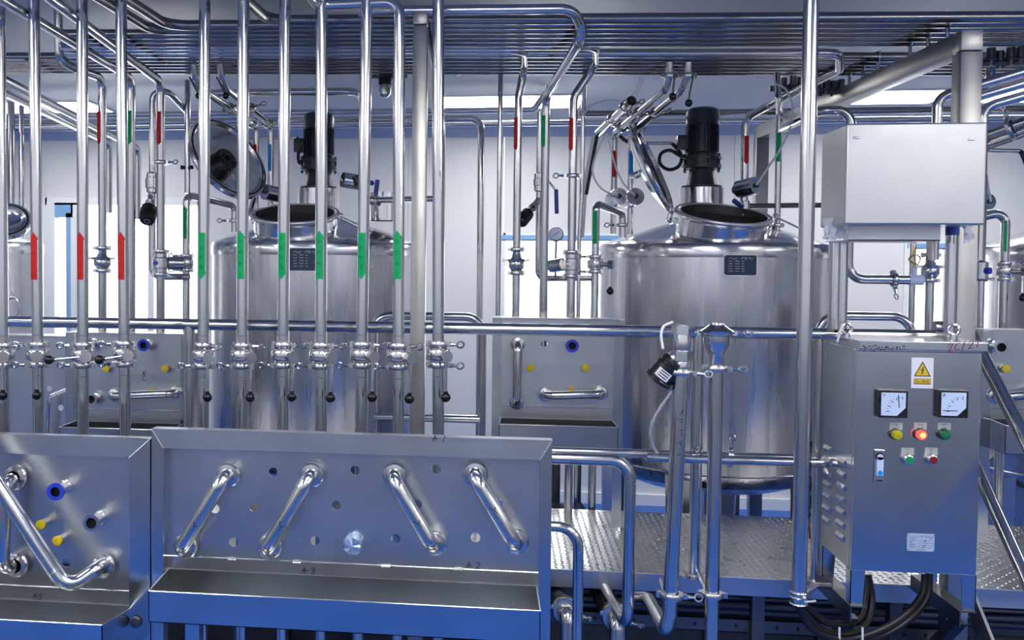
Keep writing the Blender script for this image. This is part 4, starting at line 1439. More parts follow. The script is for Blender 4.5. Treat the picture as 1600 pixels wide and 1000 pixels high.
beads(big, [(xo0, yf - .001, zt), (x0, yf - .001, zpt)], 1, .0016)
beads(big, [(xo1, yf - .001, zt), (x1, yf - .001, zpt)], 1, .0016)
beads(big, [(x0, YA - .001, zpb), (x1, YA - .001, zpb)], 1, .0022)
for px in (463, 605, 720, 360):
    q = P(px, 0, YA)
    wd = MB()
    for k in range(4):
        wd.ball((q.x + k * .008, YA - .003, zpb), .006, 8)
    wd.build('weld_tack', 'fitting', big)
# strip under the plate and the trough
zr_ = P(550, 902, YA).z
MB().bx(x0, x1, YA + .002, YA + .005, zr_ - .10, zpb).build('splash_strip', 'panel', big, smooth=0)
qa, qb = P(232, 945, 3.09), P(845, 931, 3.09)
zf = P(540, 939, 3.09).z
trough(big, x0 + .004, x1 - .004, YA, 3.09, zr_, zf, min(zr_, zf) - P(540, 989, 3.09).z, flare_a=x0 + .004 - qa.x, flare_b=max(.004, qb.x - x1 + .004))
MB().bx(x0 + .1, x0 + .15, 3.20, 3.25, 0, zf - .1).build('trough_leg', 'cabinet', big, smooth=0)
MB().bx(x1 - .15, x1 - .10, 3.20, 3.25, 0, zf - .1).build('trough_leg', 'cabinet', big, smooth=0)
ink = MB()
for s, px, py, Y in (('A 1', 676, 690, yf), ('A 4', 302, 901, YA), ('A 3', 472, 896, YA), ('A 2', 729, 888, YA)):
    q = P(px, py, Y - .0008)
    pen(ink, s, .022, q, .0024)
ink.build('handwriting', 'ink', big, smooth=0)
RJ = .0255
def at(px, py):
    return P(px, py, YA)


# the jumper's ends stand off the plate by .085 m, so ports are found at the plate
for k, (a, b, l) in enumerate((((359, 740), (293, 851), 'slanted jumper pipe on the big panel, next to the folded corner post'),
                               ((489, 740), (424, 851), 'slanted jumper pipe on the big panel, second from the corner post, with pen marks'),
                               ((618, 740), (680, 846), 'slanted jumper pipe on the big panel, just past the blue foil cap'),
                               ((743, 738), (806, 843), 'slanted jumper pipe on the big panel, at the end away from the corner post'))):
    jumper(l, at(*a), at(*b), RJ, YA, .082, marks=.62 if k != 3 else .45, group='slanted jumper pipes on the big panel')
q = at(553, 849)
fc = MB().lathe([(.034, 0), (.037, -.012), (.034, -.03), (.028, -.038), (.001, -.041)], q, (0, 1, 0), seg=22)
rnd = random.Random(4)
fc.v = [p + V((rnd.uniform(-.0022, .0022), rnd.uniform(-.002, .002), rnd.uniform(-.0022, .0022))) for p in fc.v]
fc.build('foil_cap', 'foil', big, smooth=20)

# --- the neighbouring front panel (A5)
x0b, x1b = P(-260, 780, YA).x, P(209, 780, YA).x
xo1b = P(234.5, 780, yf).x
zptb = P(100, 708, YA).z
ztb = P(100, 682, yf).z
zpbb = P(100, 918, YA).z
nb = thing('diversion_panel', 'steel panel with blue and steel ports, yellow plugs and one long crooked jumper pipe', 'panel', ((x0b + xo1b) / 2, yf, 0))
q = P(103, 879, YA)
vs, fs = plate_with_holes(x0b, x1b, zpbb, zptb + .01, YA, .003, [(q.x, q.z, .0165)])
MB().add(vs, fs).build('hole_plate', 'panel', nb, smooth=0)
MB().prism([(x0b - .05, yf, ztb), (xo1b, yf, ztb), (x1b, yf, zptb), (x0b - .05, yf, zptb)], (0, .05, 0)).bx(x0b - .05, xo1b, yf, yf + dep, ztb - .003, ztb).build('top_frame', 'panel', nb, smooth=0, bevel=.0015)
MB().prism([(xo1b, yf, ztb), (x1b, yf, zptb), (x1b, yf, .02), (xo1b, yf, .02)], (0, .05, 0)).bx(xo1b - .003, xo1b, yf, yf + dep, .02, ztb - .004).build('side_post', 'cabinet', nb, smooth=0, bevel=.0015)
for x in (x0b - .05, xo1b - .05):
    MB().bx(x, x + .04, yf + dep - .04, yf + dep, 0, ztb - .004).build('rear_leg', 'cabinet', nb, smooth=0)
beads(nb, [(xo1b, yf - .001, ztb), (x1b, yf - .001, zptb)], 1, .0016)
beads(nb, [(x0b, YA - .001, zpbb), (x1b, YA - .001, zpbb)], 1, .0022)
zrb = P(100, 941, YA).z
MB().bx(x0b, x1b, YA + .002, YA + .005, zrb - .10, zpbb).build('splash_strip', 'panel', nb, smooth=0)
qc = P(170, 977.5, 3.02)
trough(nb, x0b, x1b + .003, YA, 3.02, zrb, qc.z, .16, flare_a=.02, flare_b=-(x1b + .003 - P(170, 977, 3.02).x) if P(170, 977, 3.02).x < x1b else 0)
MB().lathe([(.001, -.012), (.018, -.010), (.022, 0)], P(212, 972, 3.25), (0, 1, 0), seg=16).build('trough_bolt', 'dark_steel', nb)
MB().bx(x0b + .1, x0b + .15, 3.20, 3.25, 0, zrb - .2).build('trough_leg', 'cabinet', nb, smooth=0)
MB().bx(x1b - .2, x1b - .15, 3.20, 3.25, 0, zrb - .2).build('trough_leg', 'cabinet', nb, smooth=0)
port(nb, at(104, 760), .0205, 'gasket', .085)
port(nb, at(158, 808), .0205, None, .085)
plug(nb, at(72, 815), .0175, out=.045)
plug(nb, at(98, 840), .0175, out=.045)
ink = MB()
pen(ink, 'A5', .022, P(52, 936, YA - .0008), .0024)
ink.build('handwriting', 'ink', nb, smooth=0)
# crooked long jumper
a, b = at(-95, 620), at(160, 884)
n1, n2, n3 = P(-40, 700, YA - .14), P(105, 921, YA - .14), P(163, 884, YA - .02)
t = thing('jumper_pipe', 'long crooked jumper pipe with a sharp lower bend, among blue and steel ports', 'pipe', n2)
MB().tube([P(-60, 672, YA - .14), n2, P(157, 884, YA - .075), P(163, 882, YA)], .0262, bend=.055, seg=20).build('bent_tube', 'pipe', t)
q = V((0, 0, 0))
d = (n2 - P(-60, 672, YA - .14)).normalized()
MB().torus(n2 - d * .075, d, .0262, .0016, 20, 5).torus(n2 - d * .082, d, .0262, .0012, 20, 5).build('weld_ring', 'fitting', t)
ferrule(t, P(165, 882, YA), .0262)
t = thing('jumper_pipe', 'upright jumper pipe cut by the picture edge, behind the long crooked jumper', 'pipe', at(15, 890))
MB().tube([at(28, 744), P(6, 758, YA - .085), P(4, 890, YA - .085), at(28, 880)], .0262, bend=.05, seg=20).build('bent_tube', 'pipe', t)
ferrule(t, at(28, 744), .0262)
ferrule(t, at(30, 880), .0262)

# --- panels at the back of the walkway
def back_panel(name_label, pxa, pxb, Y, py_t, py_b, py_trough, holes=(), side=True, notes=None):
    """Panel on two legs standing on the walkway with its own trough."""
    pm = (pxa + pxb) / 2
    xa, xb = P(pxa, 600, Y).x, P(pxb, 600, Y).x
    zt, zb, zr = P(pm, py_t, Y).z, P(pm, py_b, Y).z, P(pm, py_trough, Y).z
    t = thing('walkway_panel', name_label, 'panel', ((xa + xb) / 2, Y, ZP), 'jumper panels on the walkway')
    hs = [(P(a, b, Y).x, P(a, b, Y).z, .016) for a, b in holes]
    vs, fs = plate_with_holes(xa, xb, zb, zt - .004, Y, .003, hs)
    MB().add(vs, fs).build('hole_plate', 'panel', t, smooth=0)
    MB().bx(xa - .045, xb + .045, Y - .025, Y + .14, zt - .003, zt).build('top_fold', 'panel', t, smooth=0)
    MB().bx(xa - .045, xa, Y - .02, Y - .016, ZP + .02, zt - .004).bx(xa - .045, xa - .042, Y - .016, Y + .14, ZP, zt - .004).build('side_post', 'cabinet', t, smooth=0)
    MB().bx(xb, xb + .045, Y - .02, Y - .016, ZP + .02, zt - .004).bx(xb + .042, xb + .045, Y - .016, Y + .14, ZP, zt - .004).build('side_post', 'cabinet', t, smooth=0)
    beads(t, [(xa, Y - .001, zb), (xb, Y - .001, zb)], 1, .002)
    MB().bx(xa, xb, Y + .002, Y + .005, zr - .1, zb).build('splash_strip', 'panel', t, smooth=0)
    trough(t, xa, xb, Y, Y - .17, zr, zr - .005, .13, .008, .008)
    if notes:
        m = MB()
        for s, a, b, c in notes:
            pen(m, s, c, P(a, b, Y - .0008), .003)
        m.build('handwriting', 'ink', t, smooth=0)
    return t


YC = 4.78
RB = .0205
bp = back_panel('steel jumper panel beside the big tank, yellow plugs and a blue ringed port', 783, 958, YC, 497, 636, 655, holes=((850, 537),))
port(bp, P(893, 539, YC), .0205, 'gasket', .06)
plug(bp, P(829, 574, YC), .0185, out=.03)
plug(bp, P(914, 574, YC), .0185, out=.03)
plug(bp, P(891, 607, YC), .012, 'yellow', .03)
jumper('upright jumper pipe on the panel with yellow plugs beside the big tank', P(809, 537, YC), P(807, 628, YC), RB, YC, .075, group='jumper pipes on the walkway panels')
jumper('level jumper pipe on the panel with yellow plugs beside the big tank', P(852, 615, YC), P(938, 613, YC), RB, YC, .075, group='jumper pipes on the walkway panels')
bq = back_panel('steel jumper panel seen between the red arrow pipes and the guard rail post', 118, 284, YC, 520, 640, 660, notes=(('N', 222, 588, .03), ('C', 222, 595, .03)))
port(bq, P(231, 538, YC), .0205, 'gasket', .06)
port(bq, P(146, 536, YC), .0205, None, .06)
plug(bq, P(169, 575, YC), .0185, out=.03)
plug(bq, P(261, 575, YC), .0185, out=.03)
plug(bq, P(238, 609, YC), .012, 'yellow', .03)
port(bq, P(149, 622, YC), .0205, None, .05)
jumper('level jumper pipe on the panel behind the red arrow pipes', P(181, 616, YC), P(277, 612, YC), RB, YC, .075, group='jumper pipes on the walkway panels')
bl = back_panel('dark steel jumper panel behind the first red arrow pipe, two lit holes at its edge', -110, 104, 4.95, 523, 690, 700, holes=((77, 607), (95, 637)))
MB().tube([P(72, 690, 4.9), P(76, 620, 4.88), P(110, 606, 4.88)], .012, bend=.05).build('hooked_pipe', 'pipe', bl)
br = back_panel('steel jumper panel beyond the stair handrail, one steel port and a yellow plug', 1546, 1690, YC, 516, 640, 656)
port(br, P(1553, 541, YC), .0215, None, .07)
plug(br, P(1567, 575, YC), .0185, out=.03)
jumper('level jumper pipe on the panel beyond the stair handrail', P(1550, 618, YC), P(1612, 612, YC), RB, YC, .07, group='jumper pipes on the walkway panels')

# ---------------------------------------------------------------- pipes along the walkway front
t = thing('process_pipe', 'polished pipe turning down by the guard rail into a lower bend, over the tread plate', 'pipe', P(985, 985, 3.75))
c1 = P(985, 717, 3.75)
zz = P(900, 717, 3.75).z
bt = P(983, 962, 3.75)
MB().tube([(P(700, 717, 3.75).x, 3.75, zz), (c1.x, 3.75, zz), (c1.x, 3.75, bt.z - .05), (c1.x - .04, 4.02, bt.z - .03), (c1.x - .05, 4.12, bt.z - .02)], .0225, bend=.075, seg=18).build('tube', 'pipe', t)
MB().torus((c1.x, 3.75, zz - .085), (0, 0, 1), .0225, .001, 18, 4).build('weld_ring', 'fitting', t)
t = thing('process_pipe', 'polished pipe turning down beside the big front panel, shorter of the two bends', 'pipe', P(904, 995, 3.55))
c1 = P(904, 824, 3.55)
MB().tube([(P(700, 824, 3.55).x, 3.55, c1.z), (c1.x, 3.55, c1.z), (c1.x, 3.55, .02)], .0195, bend=.075, seg=18).build('tube', 'pipe', t)
MB().torus((c1.x, 3.55, c1.z - .09), (0, 0, 1), .0195, .001, 18, 4).build('weld_ring', 'fitting', t)

# stand pipe with the angle seat valve
YS = 3.62
p_t, p_b = P(1064, 582, YS), P(1046, 960, YS)
sp_ = thing('valve_stand_pipe', 'leaning stand pipe with a hexagon valve and a fat black actuator on top', 'pipe', p_b)
RS = .0275
MB().tube([p_t, p_b, P(1040, 985, YS), P(1012, 935, YS + .35), P(985, 935, YS + .40)], RS, bend=.06, seg=20).build('tube', 'pipe', sp_)
ax = (p_t - p_b).normalized()
clamp(sp_, p_t, RS, axis=ax, wing=(1, -.3, 0))
MB().lathe([(RS, .0), (RS * 1.1, .01), (RS * 1.1, .035), (RS * .92, .05)], p_t, ax, seg=24).build('ferrule_neck', 'fitting', sp_)
vb = MB()
u, w, a_ = frame_of(ax)
def hexa(m, z0, z1, r):
    c0, c1 = p_t + ax * z0, p_t + ax * z1
    r0 = [[c + (u * math.cos(PI / 3 * j + .3) + w * math.sin(PI / 3 * j + .3)) * r for j in range(6)] for c in (c0, c1)]
    m.ring_sweep(r0)
hexa(vb, .045, .080, .040)
hexa(vb, .142, .172, .041)
vb.lathe([(.030, .08), (.033, .10), (.032, .12), (.028, .148)], p_t, ax, seg=22)
vb.lathe([(.027, .17), (.027, .178), (.020, .18), (.020, .17)], p_t, ax, seg=20, cap=(False, False))
vb.build('valve_body', 'fitting', sp_, smooth=25)
sd = (P(1030, 592, YS + .03) - (p_t + ax * .075)).normalized()
o_ = p_t + ax * .075
MB().lathe([(.030, .0), (.032, .02), (.034, .028), (.034, .034), (.026, .038)], o_, sd, seg=22).build('bonnet', 'fitting', sp_)
acb = MB().lathe([(.03, .034), (.044, .038), (.047, .052), (.044, .056), (.044, .062), (.050, .066), (.050, .122), (.054, .126), (.054, .136), (.042, .141), (.001, .142)], o_, sd, seg=30).build('actuator', 'black', sp_)
su, sw, sa = frame_of(sd)
m = MB()
fa = (V((-.35, -.9, -.2)) - sd * V((-.35, -.9, -.2)).dot(sd)).normalized()
fb = sd.cross(fa)
m.ring_sweep([[o_ + sd * z + (fa * math.cos(t_) + fb * math.sin(t_)) * .0508 for t_ in [(-.55 + 1.1 * k / 8) for k in range(9)]] for z in (.082, .100, .116)], False, False, False)
pl_ = m.build('actuator_label', 'white', acb)
m = MB()
for r in range(3):
    for z in [0.086 + .010 * r]:
        m.ring_sweep([[o_ + sd * zz_ + (fa * math.cos(t_) + fb * math.sin(t_)) * .0513 for t_ in [(-.4 + .75 * k / 6) for k in range(7)]] for zz_ in (z, z + .004)], False, False, False)
m.build('label_print', 'ink', pl_)
scm = MB()
q = P(1058, 672, YS - RS - .001)
upw = ax
for k in range(4):
    scribble(scm, 1, .018, P(1062 - k * 1.3, 648 + k * 15, YS - RS - .0015), .0016, seed=20 + k)
stroke(scm, [(0, 0), (.012, .004), (.003, .012)], .0016, P(1058, 712, YS - RS - .0015))
scm.build('handwriting', 'ink', sp_, smooth=0)
zc_ = P(1049, 930, YS)
clamp(sp_, zc_, RS, axis=ax, wing=(1, -.1, 0))
MB().tube([zc_ + V((-.02, .03, .0)), P(1033, 906, YS + .40)], .010, seg=10).build('pipe_support', 'fitting', sp_)
MB().hose([P(1051, 503, YS), P(1037, 510, YS - .02), P(1033, 525, YS - .04), P(1036, 545, YS - .05)], .0050, 8, 8).build('short_air_hose', 'hose', sp_)
hose('air_hose', 'white air hose curving from the black actuator down to the lower guard rail', [(1050, 612, 3.66), (1030, 640, 3.72), (1017, 670, 3.8), (1020, 695, 3.95), (1032, 716, 4.04)], .0055)
q = P(1033, 717, 4.05)
MB().cyl(q + V((-.006, 0, -.02)), q + V((-.006, 0, .016)), .009, seg=10).cyl(q, q + V((.07, -.01, 0)), .015, seg=12).build('hose_fitting', 'fitting', label='small hose fitting clipped to the lower guard rail', cat='fitting')
# second stand pipe
YS2 = 3.66
p_t, p_b = P(1119, 574, YS2), P(1116, 930, YS2)
s2 = thing('capped_stand_pipe', 'upright stand pipe with a flared clamped cap, beside the black actuator pipe', 'pipe', (p_b.x, YS2, 0))
MB().tube([(p_t.x, YS2, 0.01), (p_t.x, YS2, p_t.z)], .0262, seg=20).build('tube', 'pipe', s2)
o_ = V((p_t.x, YS2, p_t.z))
MB().lathe([(.0262, .0), (.0265, .045), (.031, .052), (.046, .085), (.048, .095), (.048, .122), (.053, .124)], o_, seg=30).build('reducer', 'fitting', s2)
MB().lathe([(.053, .122), (.062, .127), (.064, .134), (.057, .139), (.044, .146), (.028, .158), (.026, .165), (.001, .167)], o_, seg=30).build('cap', 'fitting', s2)
clamp(s2, o_ + V((0, 0, -.004)), .0262, wing=(1, -.2, .15))
clamp(s2, o_ + V((0, 0, .128)), .036, wing=(1, -.2, 0))
clamp(s2, (p_t.x, YS2, P(1116, 929, YS2).z), .0262, wing=(1, -.1, 0), nut=False)
MB().tube([V((p_t.x - .01, YS2 + .03, P(1116, 929, YS2).z)), P(1092, 895, YS2 + .42)], .010, seg=10).build('pipe_support', 'fitting', s2)
# clamp pair on the lower rail
t = thing('rail_clamp', 'pipe clamp on the lower guard rail beside the capped stand pipe', 'clamp', P(1141, 714, YR))
x = P(1141, 714, YR).x
clamp(t, (x, YR, zl), .0215, axis=(1, 0, 0), wing=(0, -.3, 1))
t = thing('process_pipe', 'level pipe running just under the lower guard rail past both stand pipes', 'pipe', (P(1150, 719, 4.0).x, 4.0, 0))
z1 = P(1150, 719, 4.0).z
MB().tube([(P(1010, 719, 4.0).x, 4.0, z1), (P(1312, 719, 4.0).x, 4.0, z1)], .0185).build('tube', 'pipe', t)

# tall bare pole
YPO = 3.60
x = P(1257, 500, YPO).x
zb_ = P(1250, 945, YPO).z
po = thing('tall_pole', 'tall bare polished pole with torn plastic film, in front of the electrical cabinet', 'pole', (x, YPO, zb_))
MB().tube([(x, YPO, zb_), (x, YPO, HC)], .0270, seg=22).build('tube', 'pipe', po)
zc_ = P(1250, 925, YPO).z
MB().torus((x, YPO, zc_), (0, 0, 1), .0295, .004, 22, 6).torus((x, YPO, zc_ - .018), (0, 0, 1), .0285, .003, 22, 6).cyl((x + .01, YPO - .03, zc_ - .025), (x + .05, YPO - .03, zc_ - .020), .006, seg=8).ball((x + .01, YPO - .032, zc_ - .012), .010, 10).build('hose_clip', 'fitting', po)
MB().tube([(x + .02, YPO, zc_ + .0), P(1275, 914, YPO + .04), P(1296, 916, YPO + .1)], .011, bend=.02).build('stay_pipe', 'fitting', po)
MB().torus((x, YPO, zb_ + .004), (0, 0, 1), .0275, .004, 22, 6).build('end_ring', 'fitting', po)
fl = MB()
zf0, zf1 = P(1262, 840, YPO).z, P(1262, 690, YPO).z
rnd = random.Random(2)
rows = []
for k in range(25):
    z_ = zf0 + (zf1 - zf0) * k / 24
    rows.append([V((x + .0275 + rnd.uniform(-.001, .002), YPO - .004, z_)), V((x + .032 + rnd.uniform(-.003, .004), YPO - .008 + rnd.uniform(-.002, .002), z_ + rnd.uniform(-.003, .003)))])
fl.ring_sweep(rows, False, False, False)
fl.build('film_edge', 'black', po)
# thick hoses below the deck
for k, (a, b, l) in enumerate((((845, 905, 4.5), (884, 955, 3.95), 'fat dark hose under the deck beside the big front panel'), ((928, 905, 4.5), (962, 965, 3.92), 'fat dark hose under the deck by the lower pipe bend'))):
    p0, p1 = P(*a), P(*b)
    t = thing('hose_coupling', l, 'hose', p1, 'fat hoses under the deck')
    d = (p1 - p0).normalized()
    MB().tube([p0, p1 - d * .03], .048, seg=20).build('hose', 'rubber', t)
    MB().lathe([(.050, -.06), (.056, -.05), (.056, -.02), (.045, -.01)], p1, d, seg=24).build('coupling_sleeve', 'dark_steel', t)
    clamp(t, p1 - d * .005, .034, axis=d, wing=(1, -.2, -.3))
    MB().tube([p1 - d * .02, p1 + d * .05, p1 + d * .05 + V((.0, -.02, -.25))], .033, bend=.05, seg=16).build('elbow', 'fitting', t)
# dark pipes running under the deck
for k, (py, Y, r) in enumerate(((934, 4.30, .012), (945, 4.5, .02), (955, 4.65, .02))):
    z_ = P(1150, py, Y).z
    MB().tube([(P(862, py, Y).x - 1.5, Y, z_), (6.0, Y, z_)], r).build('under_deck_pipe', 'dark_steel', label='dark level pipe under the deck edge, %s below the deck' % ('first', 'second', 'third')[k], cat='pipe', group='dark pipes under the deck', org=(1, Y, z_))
# a pipe stub below the big trough
q = P(640, 992, 3.35)
MB().tube([(P(545, 990, 3.42).x, 3.42, q.z), (P(690, 990, 3.42).x, 3.42, q.z), (P(700, 990, 3.42).x, 3.42, q.z + .1)], .018, bend=.03).build('drain_pipe', 'pipe', label='drain pipe under the drip trough of the big front panel', cat='pipe', org=q)

# ---------------------------------------------------------------- electrical cabinet on its brackets
YK = 3.70
cx0, cx1 = P(1334, 700, YK).x, P(1531, 700, YK).x
cz1, cz0 = P(1435, 548, YK).z, P(1430, 896, YK).z
cd = .37
cab = thing('electrical_cabinet', 'steel electrical cabinet with two meters, warning sign and lit red lamp', 'cabinet', ((cx0 + cx1) / 2, YK, cz0))
MB().bx(cx0, cx1, YK + .02, YK + cd, cz0, cz1 + .004).build('body', 'cabinet', cab, smooth=0, bevel=.003)
door = MB().bx(cx0 + .001, cx1 - .001, YK, YK + .018, cz0 + .002, cz1 - .004).build('door', 'cabinet', cab, smooth=0, bevel=.002)
capz = P(1435, 533.5, YK - .02).z
MB().bx(cx0 + .004, cx1 + .010, YK - .022, YK + cd + .01, cz1 + .002, capz).build('rain_cap', 'cabinet', cab, smooth=0, bevel=.003)
yc = YK - .0235
ink = MB()
scribble(ink, 11, .0155, P(1345, 546, yc), .0017, seed=31, gap=.88)
ink.build('handwriting', 'ink', cab, smooth=0)
ink = MB()
q = P(1481, 550, yc)
pen(ink, '20/21', .030, q, .0026, uz=(-.05, 0, 1), ux=(1, 0, .18), gap=.78)
ink.build('red_handwriting', 'redink', cab, smooth=0)
# eye bolts
for px in (1322, 1490):
    q = P(px, 521, YK + .20)
    z0 = capz
    eb = MB().torus((q.x, q.y, z0 + .032), (.1, 1, 0), .019, .0065, 24, 8).cyl((q.x, q.y, z0), (q.x, q.y, z0 + .014), .014, seg=12).build('eye_bolt', 'fitting', cab)
q = P(1316, 520, YK + .18)
MB().tube([(q.x, q.y, capz + .045), (q.x - .035, q.y - .05, capz - .02)], .004, seg=8).tube([(q.x + .004, q.y, capz + .05), (q.x - .025, q.y - .02, capz + .0)], .004, seg=8).build('cable_tie', 'film', cab)
# louvres on the side
lv0 = None
yl = YK + .02
for col, yy in enumerate((YK + .08, YK + .24)):
    for k in range(7):
        z_ = P(1300, 724 + (0 if col == 0 else -8) + k * 19.5, YK + .1).z
        if lv0 is None:
            m = MB()
            x = cx0
            m.add([(x, yy, z_ - .012), (x, yy + .085, z_ - .012), (x - .009, yy + .078, z_ + .004), (x - .009, yy + .007, z_ + .004), (x, yy, z_ + .016), (x, yy + .085, z_ + .016)],
                  [(0, 1, 2, 3), (3, 2, 5, 4), (0, 3, 4), (1, 5, 2)])
            lv0 = m.build('louvre', 'fitting', cab, smooth=0)
            y_ref, z_ref = yy, z_
        else:
            piece_copy(lv0, (0, yy - y_ref, z_ - z_ref), cab)
# warning sign
def quad_px(pxa, pya, pxb, pyb, Y):
    a, b = P(pxa, pya, Y), P(pxb, pyb, Y)
    return a.x, b.x, b.z, a.z


xa, xb, za, zb = quad_px(1424.5, 558.5, 1457.5, 607, YK)
sg = MB().bx(xa, xb, YK - .0015, YK, za, zb).build('warning_sign', 'white', cab, smooth=0)
w, h = xb - xa, zb - za
cxm = (xa + xb) / 2
ys_ = YK - .0019
def tri(m, half, base, apex, y):
    m.prism([(cxm - half, y, base), (cxm + half, y, base), (cxm, y, apex)], (0, .0003, 0))
m = MB()
tri(m, w * .39, za + h * .385, za + h * .885, ys_)
m.bx(xa + w * .11, xb - w * .11, ys_, ys_ + .0003, za + h * .125, za + h * .315)
m.build('sign_black', 'ink', sg, smooth=0)
m = MB()
tri(m, w * .315, za + h * .415, za + h * .825, ys_ - .0003)
m.bx(xa + w * .13, xb - w * .13, ys_ - .0003, ys_, za + h * .14, za + h * .30)
m.build('sign_yellow', 'signyellow', sg, smooth=0)
m = MB()
s = h
bolt = [(.035, .30), (-.055, .17), (-.005, .165), (-.03, .08), (-.045, .085), (-.015, .03), (.02, .085), (.003, .085), (.045, .20), (.0, .205), (.055, .29)]
m.prism([(cxm + bx_ * s, ys_ - .0006, za + h * .415 + bz * s) for bx_, bz in bolt], (0, .0002, 0))
letter(m, '当心触电', .0125, (cxm, ys_ - .0005, za + h * .222))
stroke(m, [(-w * .36, 0), (w * .36, 0)], .0012, (cxm, ys_ - .0005, za + h * .158))
m.build('sign_print', 'ink', sg, smooth=0)
# panel meters
def meter(px, py, symbol, needle):
    c = P(px, py, YK)
    s = .050
    y = YK
    b = MB().bx(c.x - s, c.x + s, y - .026, y, c.z - s, c.z + s).build('meter_case', 'black', door, smooth=0, bevel=.002)
    k = s * .84
    yy = y - .0268
    pts = [(-k, -k), (k * .30, -k), (k, -k * .30), (k, k), (-k, k)]
    MB().prism([(c.x + a, yy, c.z + d) for a, d in pts], (0, .0006, 0)).build('meter_dial', 'dial', b, smooth=0)
    m = MB()
    ctr = V((c.x, yy - .0004, c.z))
    for i in range(9):
        a = PI + (-PI / 2) * i / 8 - .0
        o_ = (k * .72, -k * .62)
        p0 = (o_[0] + math.cos(a) * k * 1.30, o_[1] + math.sin(a) * k * 1.30)
        p1 = (o_[0] + math.cos(a) * k * (1.16 if i % 2 else 1.05), o_[1] + math.sin(a) * k * (1.16 if i % 2 else 1.05))
        stroke(m, [p0, p1], .0014 if i % 2 else .0024, ctr)
    letter(m, symbol, .017, ctr + V((-k * .78, 0, k * .78)))
    stroke(m, needle, .0032, ctr)
    m.build('meter_scale', 'ink', b, smooth=0)


meter(1391.5, 630, 'V', [(.020, -.012), (.016, .034)])
meter(1485, 630, 'A', [(-.036, -.024), (.012, -.024)])
# pilot lamps and push buttons
def plate(px, py, w=.044, h=.026, n=3, seed=1):
    c = P(px, py, YK)
    o_ = MB().bx(c.x - w / 2, c.x + w / 2, YK - .0015, YK, c.z - h / 2, c.z + h / 2).build('legend_plate', 'plate_grey', door, smooth=0)
    m = MB()
    for r in range(2):
        scribble(m, n, .0062, (c.x - n * .0036, YK - .0019, c.z + (.003 if r == 0 else -.008)), .0011, seed=seed + r)
    m.build('legend_print', 'ink', o_, smooth=0)


for px, mat, sd_ in ((1400.5, 'lens_y', 3), (1438.5, 'lens_r', 7), (1476, 'lens_g', 11)):
    plate(px - .5, 666, seed=sd_)
    c = P(px - 2.5, 678, YK)
    la = MB().lathe([(.0205, 0), (.0205, -.010), (.017, -.013), (.001, -.013)], c, (0, 1, 0), seg=24).build('pilot_lamp', 'black', door)
    MB().lathe([(.0175, -.012), (.0178, -.024), (.0150, -.027), (.0140, -.032), (.001, -.034)], c, (0, 1, 0), seg=24).build('lamp_lens', mat, la)
    if mat == 'lens_r':
        MB().lathe([(.0098, -.0335), (.001, -.0355)], c, (0, 1, 0), seg=18).build('lamp_core', 'lens_core', la)
for px, mat, sd_ in ((1419, 'lens_g2', 21), (1456, 'lens_r2', 25)):
    plate(px - 1, 705, seed=sd_, n=2)
    c = P(px - 2, 717, YK)
    bt_ = MB().lathe([(.0195, 0), (.0195, -.012), (.0185, -.022), (.0140, -.024)], c, (0, 1, 0), seg=24).build('push_button', 'fitting', door)
    MB().lathe([(.0142, -.021), (.0140, -.025), (.001, -.0258)], c, (0, 1, 0), seg=24).build('button_face', mat, bt_)
# latch
xa, xb, za, zb = quad_px(1365.5, 702, 1381, 754, YK)
la = MB().bx(xa, xb, YK - .008, YK, za, zb).build('door_latch', 'fitting', door, smooth=0, bevel=.002)
cxl = (xa + xb) / 2
MB().bx(cxl - .011, cxl + .011, YK - .014, YK - .008, za + .028, zb - .026).cyl((cxl, YK - .014, zb - .026), (cxl, YK - .008, zb - .026), .011, seg=18).build('latch_lever', 'dial', la, smooth=0)
MB().torus((cxl, YK - .009, zb - .026), (0, 1, 0), .0135, .003, 20, 6, PI * -.25, PI * 1.25).build('latch_recess', 'black', la)
MB().cyl((cxl, YK - .016, za + .038), (cxl, YK - .013, za + .038), .0085, seg=18).build('latch_button', 'blue', la)
MB().bx(cxl - .011, cxl + .011, YK - .0086, YK - .008, za + .005, za + .010).build('latch_slot', 'black', la, smooth=0)
# rating plate
xa, xb, za, zb = quad_px(1417.5, 833, 1459.5, 862, YK)
rp = MB().bx(xa, xb, YK - .0014, YK, za, zb).build('rating_plate', 'plate_pale', door, smooth=0)
m = MB()
w, h = xb - xa, zb - za
c = V((xa, YK - .0018, za))
scribble(m, 9, .0056, c + V((w * .27, 0, h * .80)), .0009, seed=41)
scribble(m, 3, .0075, c + V((w * .08, 0, h * .72)), .0010, seed=42)
scribble(m, 2, .0075, c + V((w * .80, 0, h * .76)), .0012, seed=48)
for r in range(4):
    scribble(m, 4 if r != 1 else 2, .0055, c + V((w * .07, 0, h * (.60 - r * .135))), .0011, seed=43 + r)
    scribble(m, 2, .0055, c + V((w * (.60 - .02 * r), 0, h * (.56 - r * .12))), .0010, seed=53 + r)
    stroke(m, [(w * .36, h * (.60 - r * .13)), (w * .95, h * (.60 - r * .13))], .0006, c)
scribble(m, 7, .0045, c + V((w * .35, 0, h * .07)), .0008, seed=60)
m.build('rating_print', 'ink', rp, smooth=0)
m = MB()
for a, b in ((.03, .06), (.97, .06), (.03, .94), (.97, .94)):
    m.cyl((xa + w * a, YK - .003, za + h * b), (xa + w * a, YK - .001, za + h * b), .0022, seg=8)
m.build('plate_rivets', 'fitting', rp)
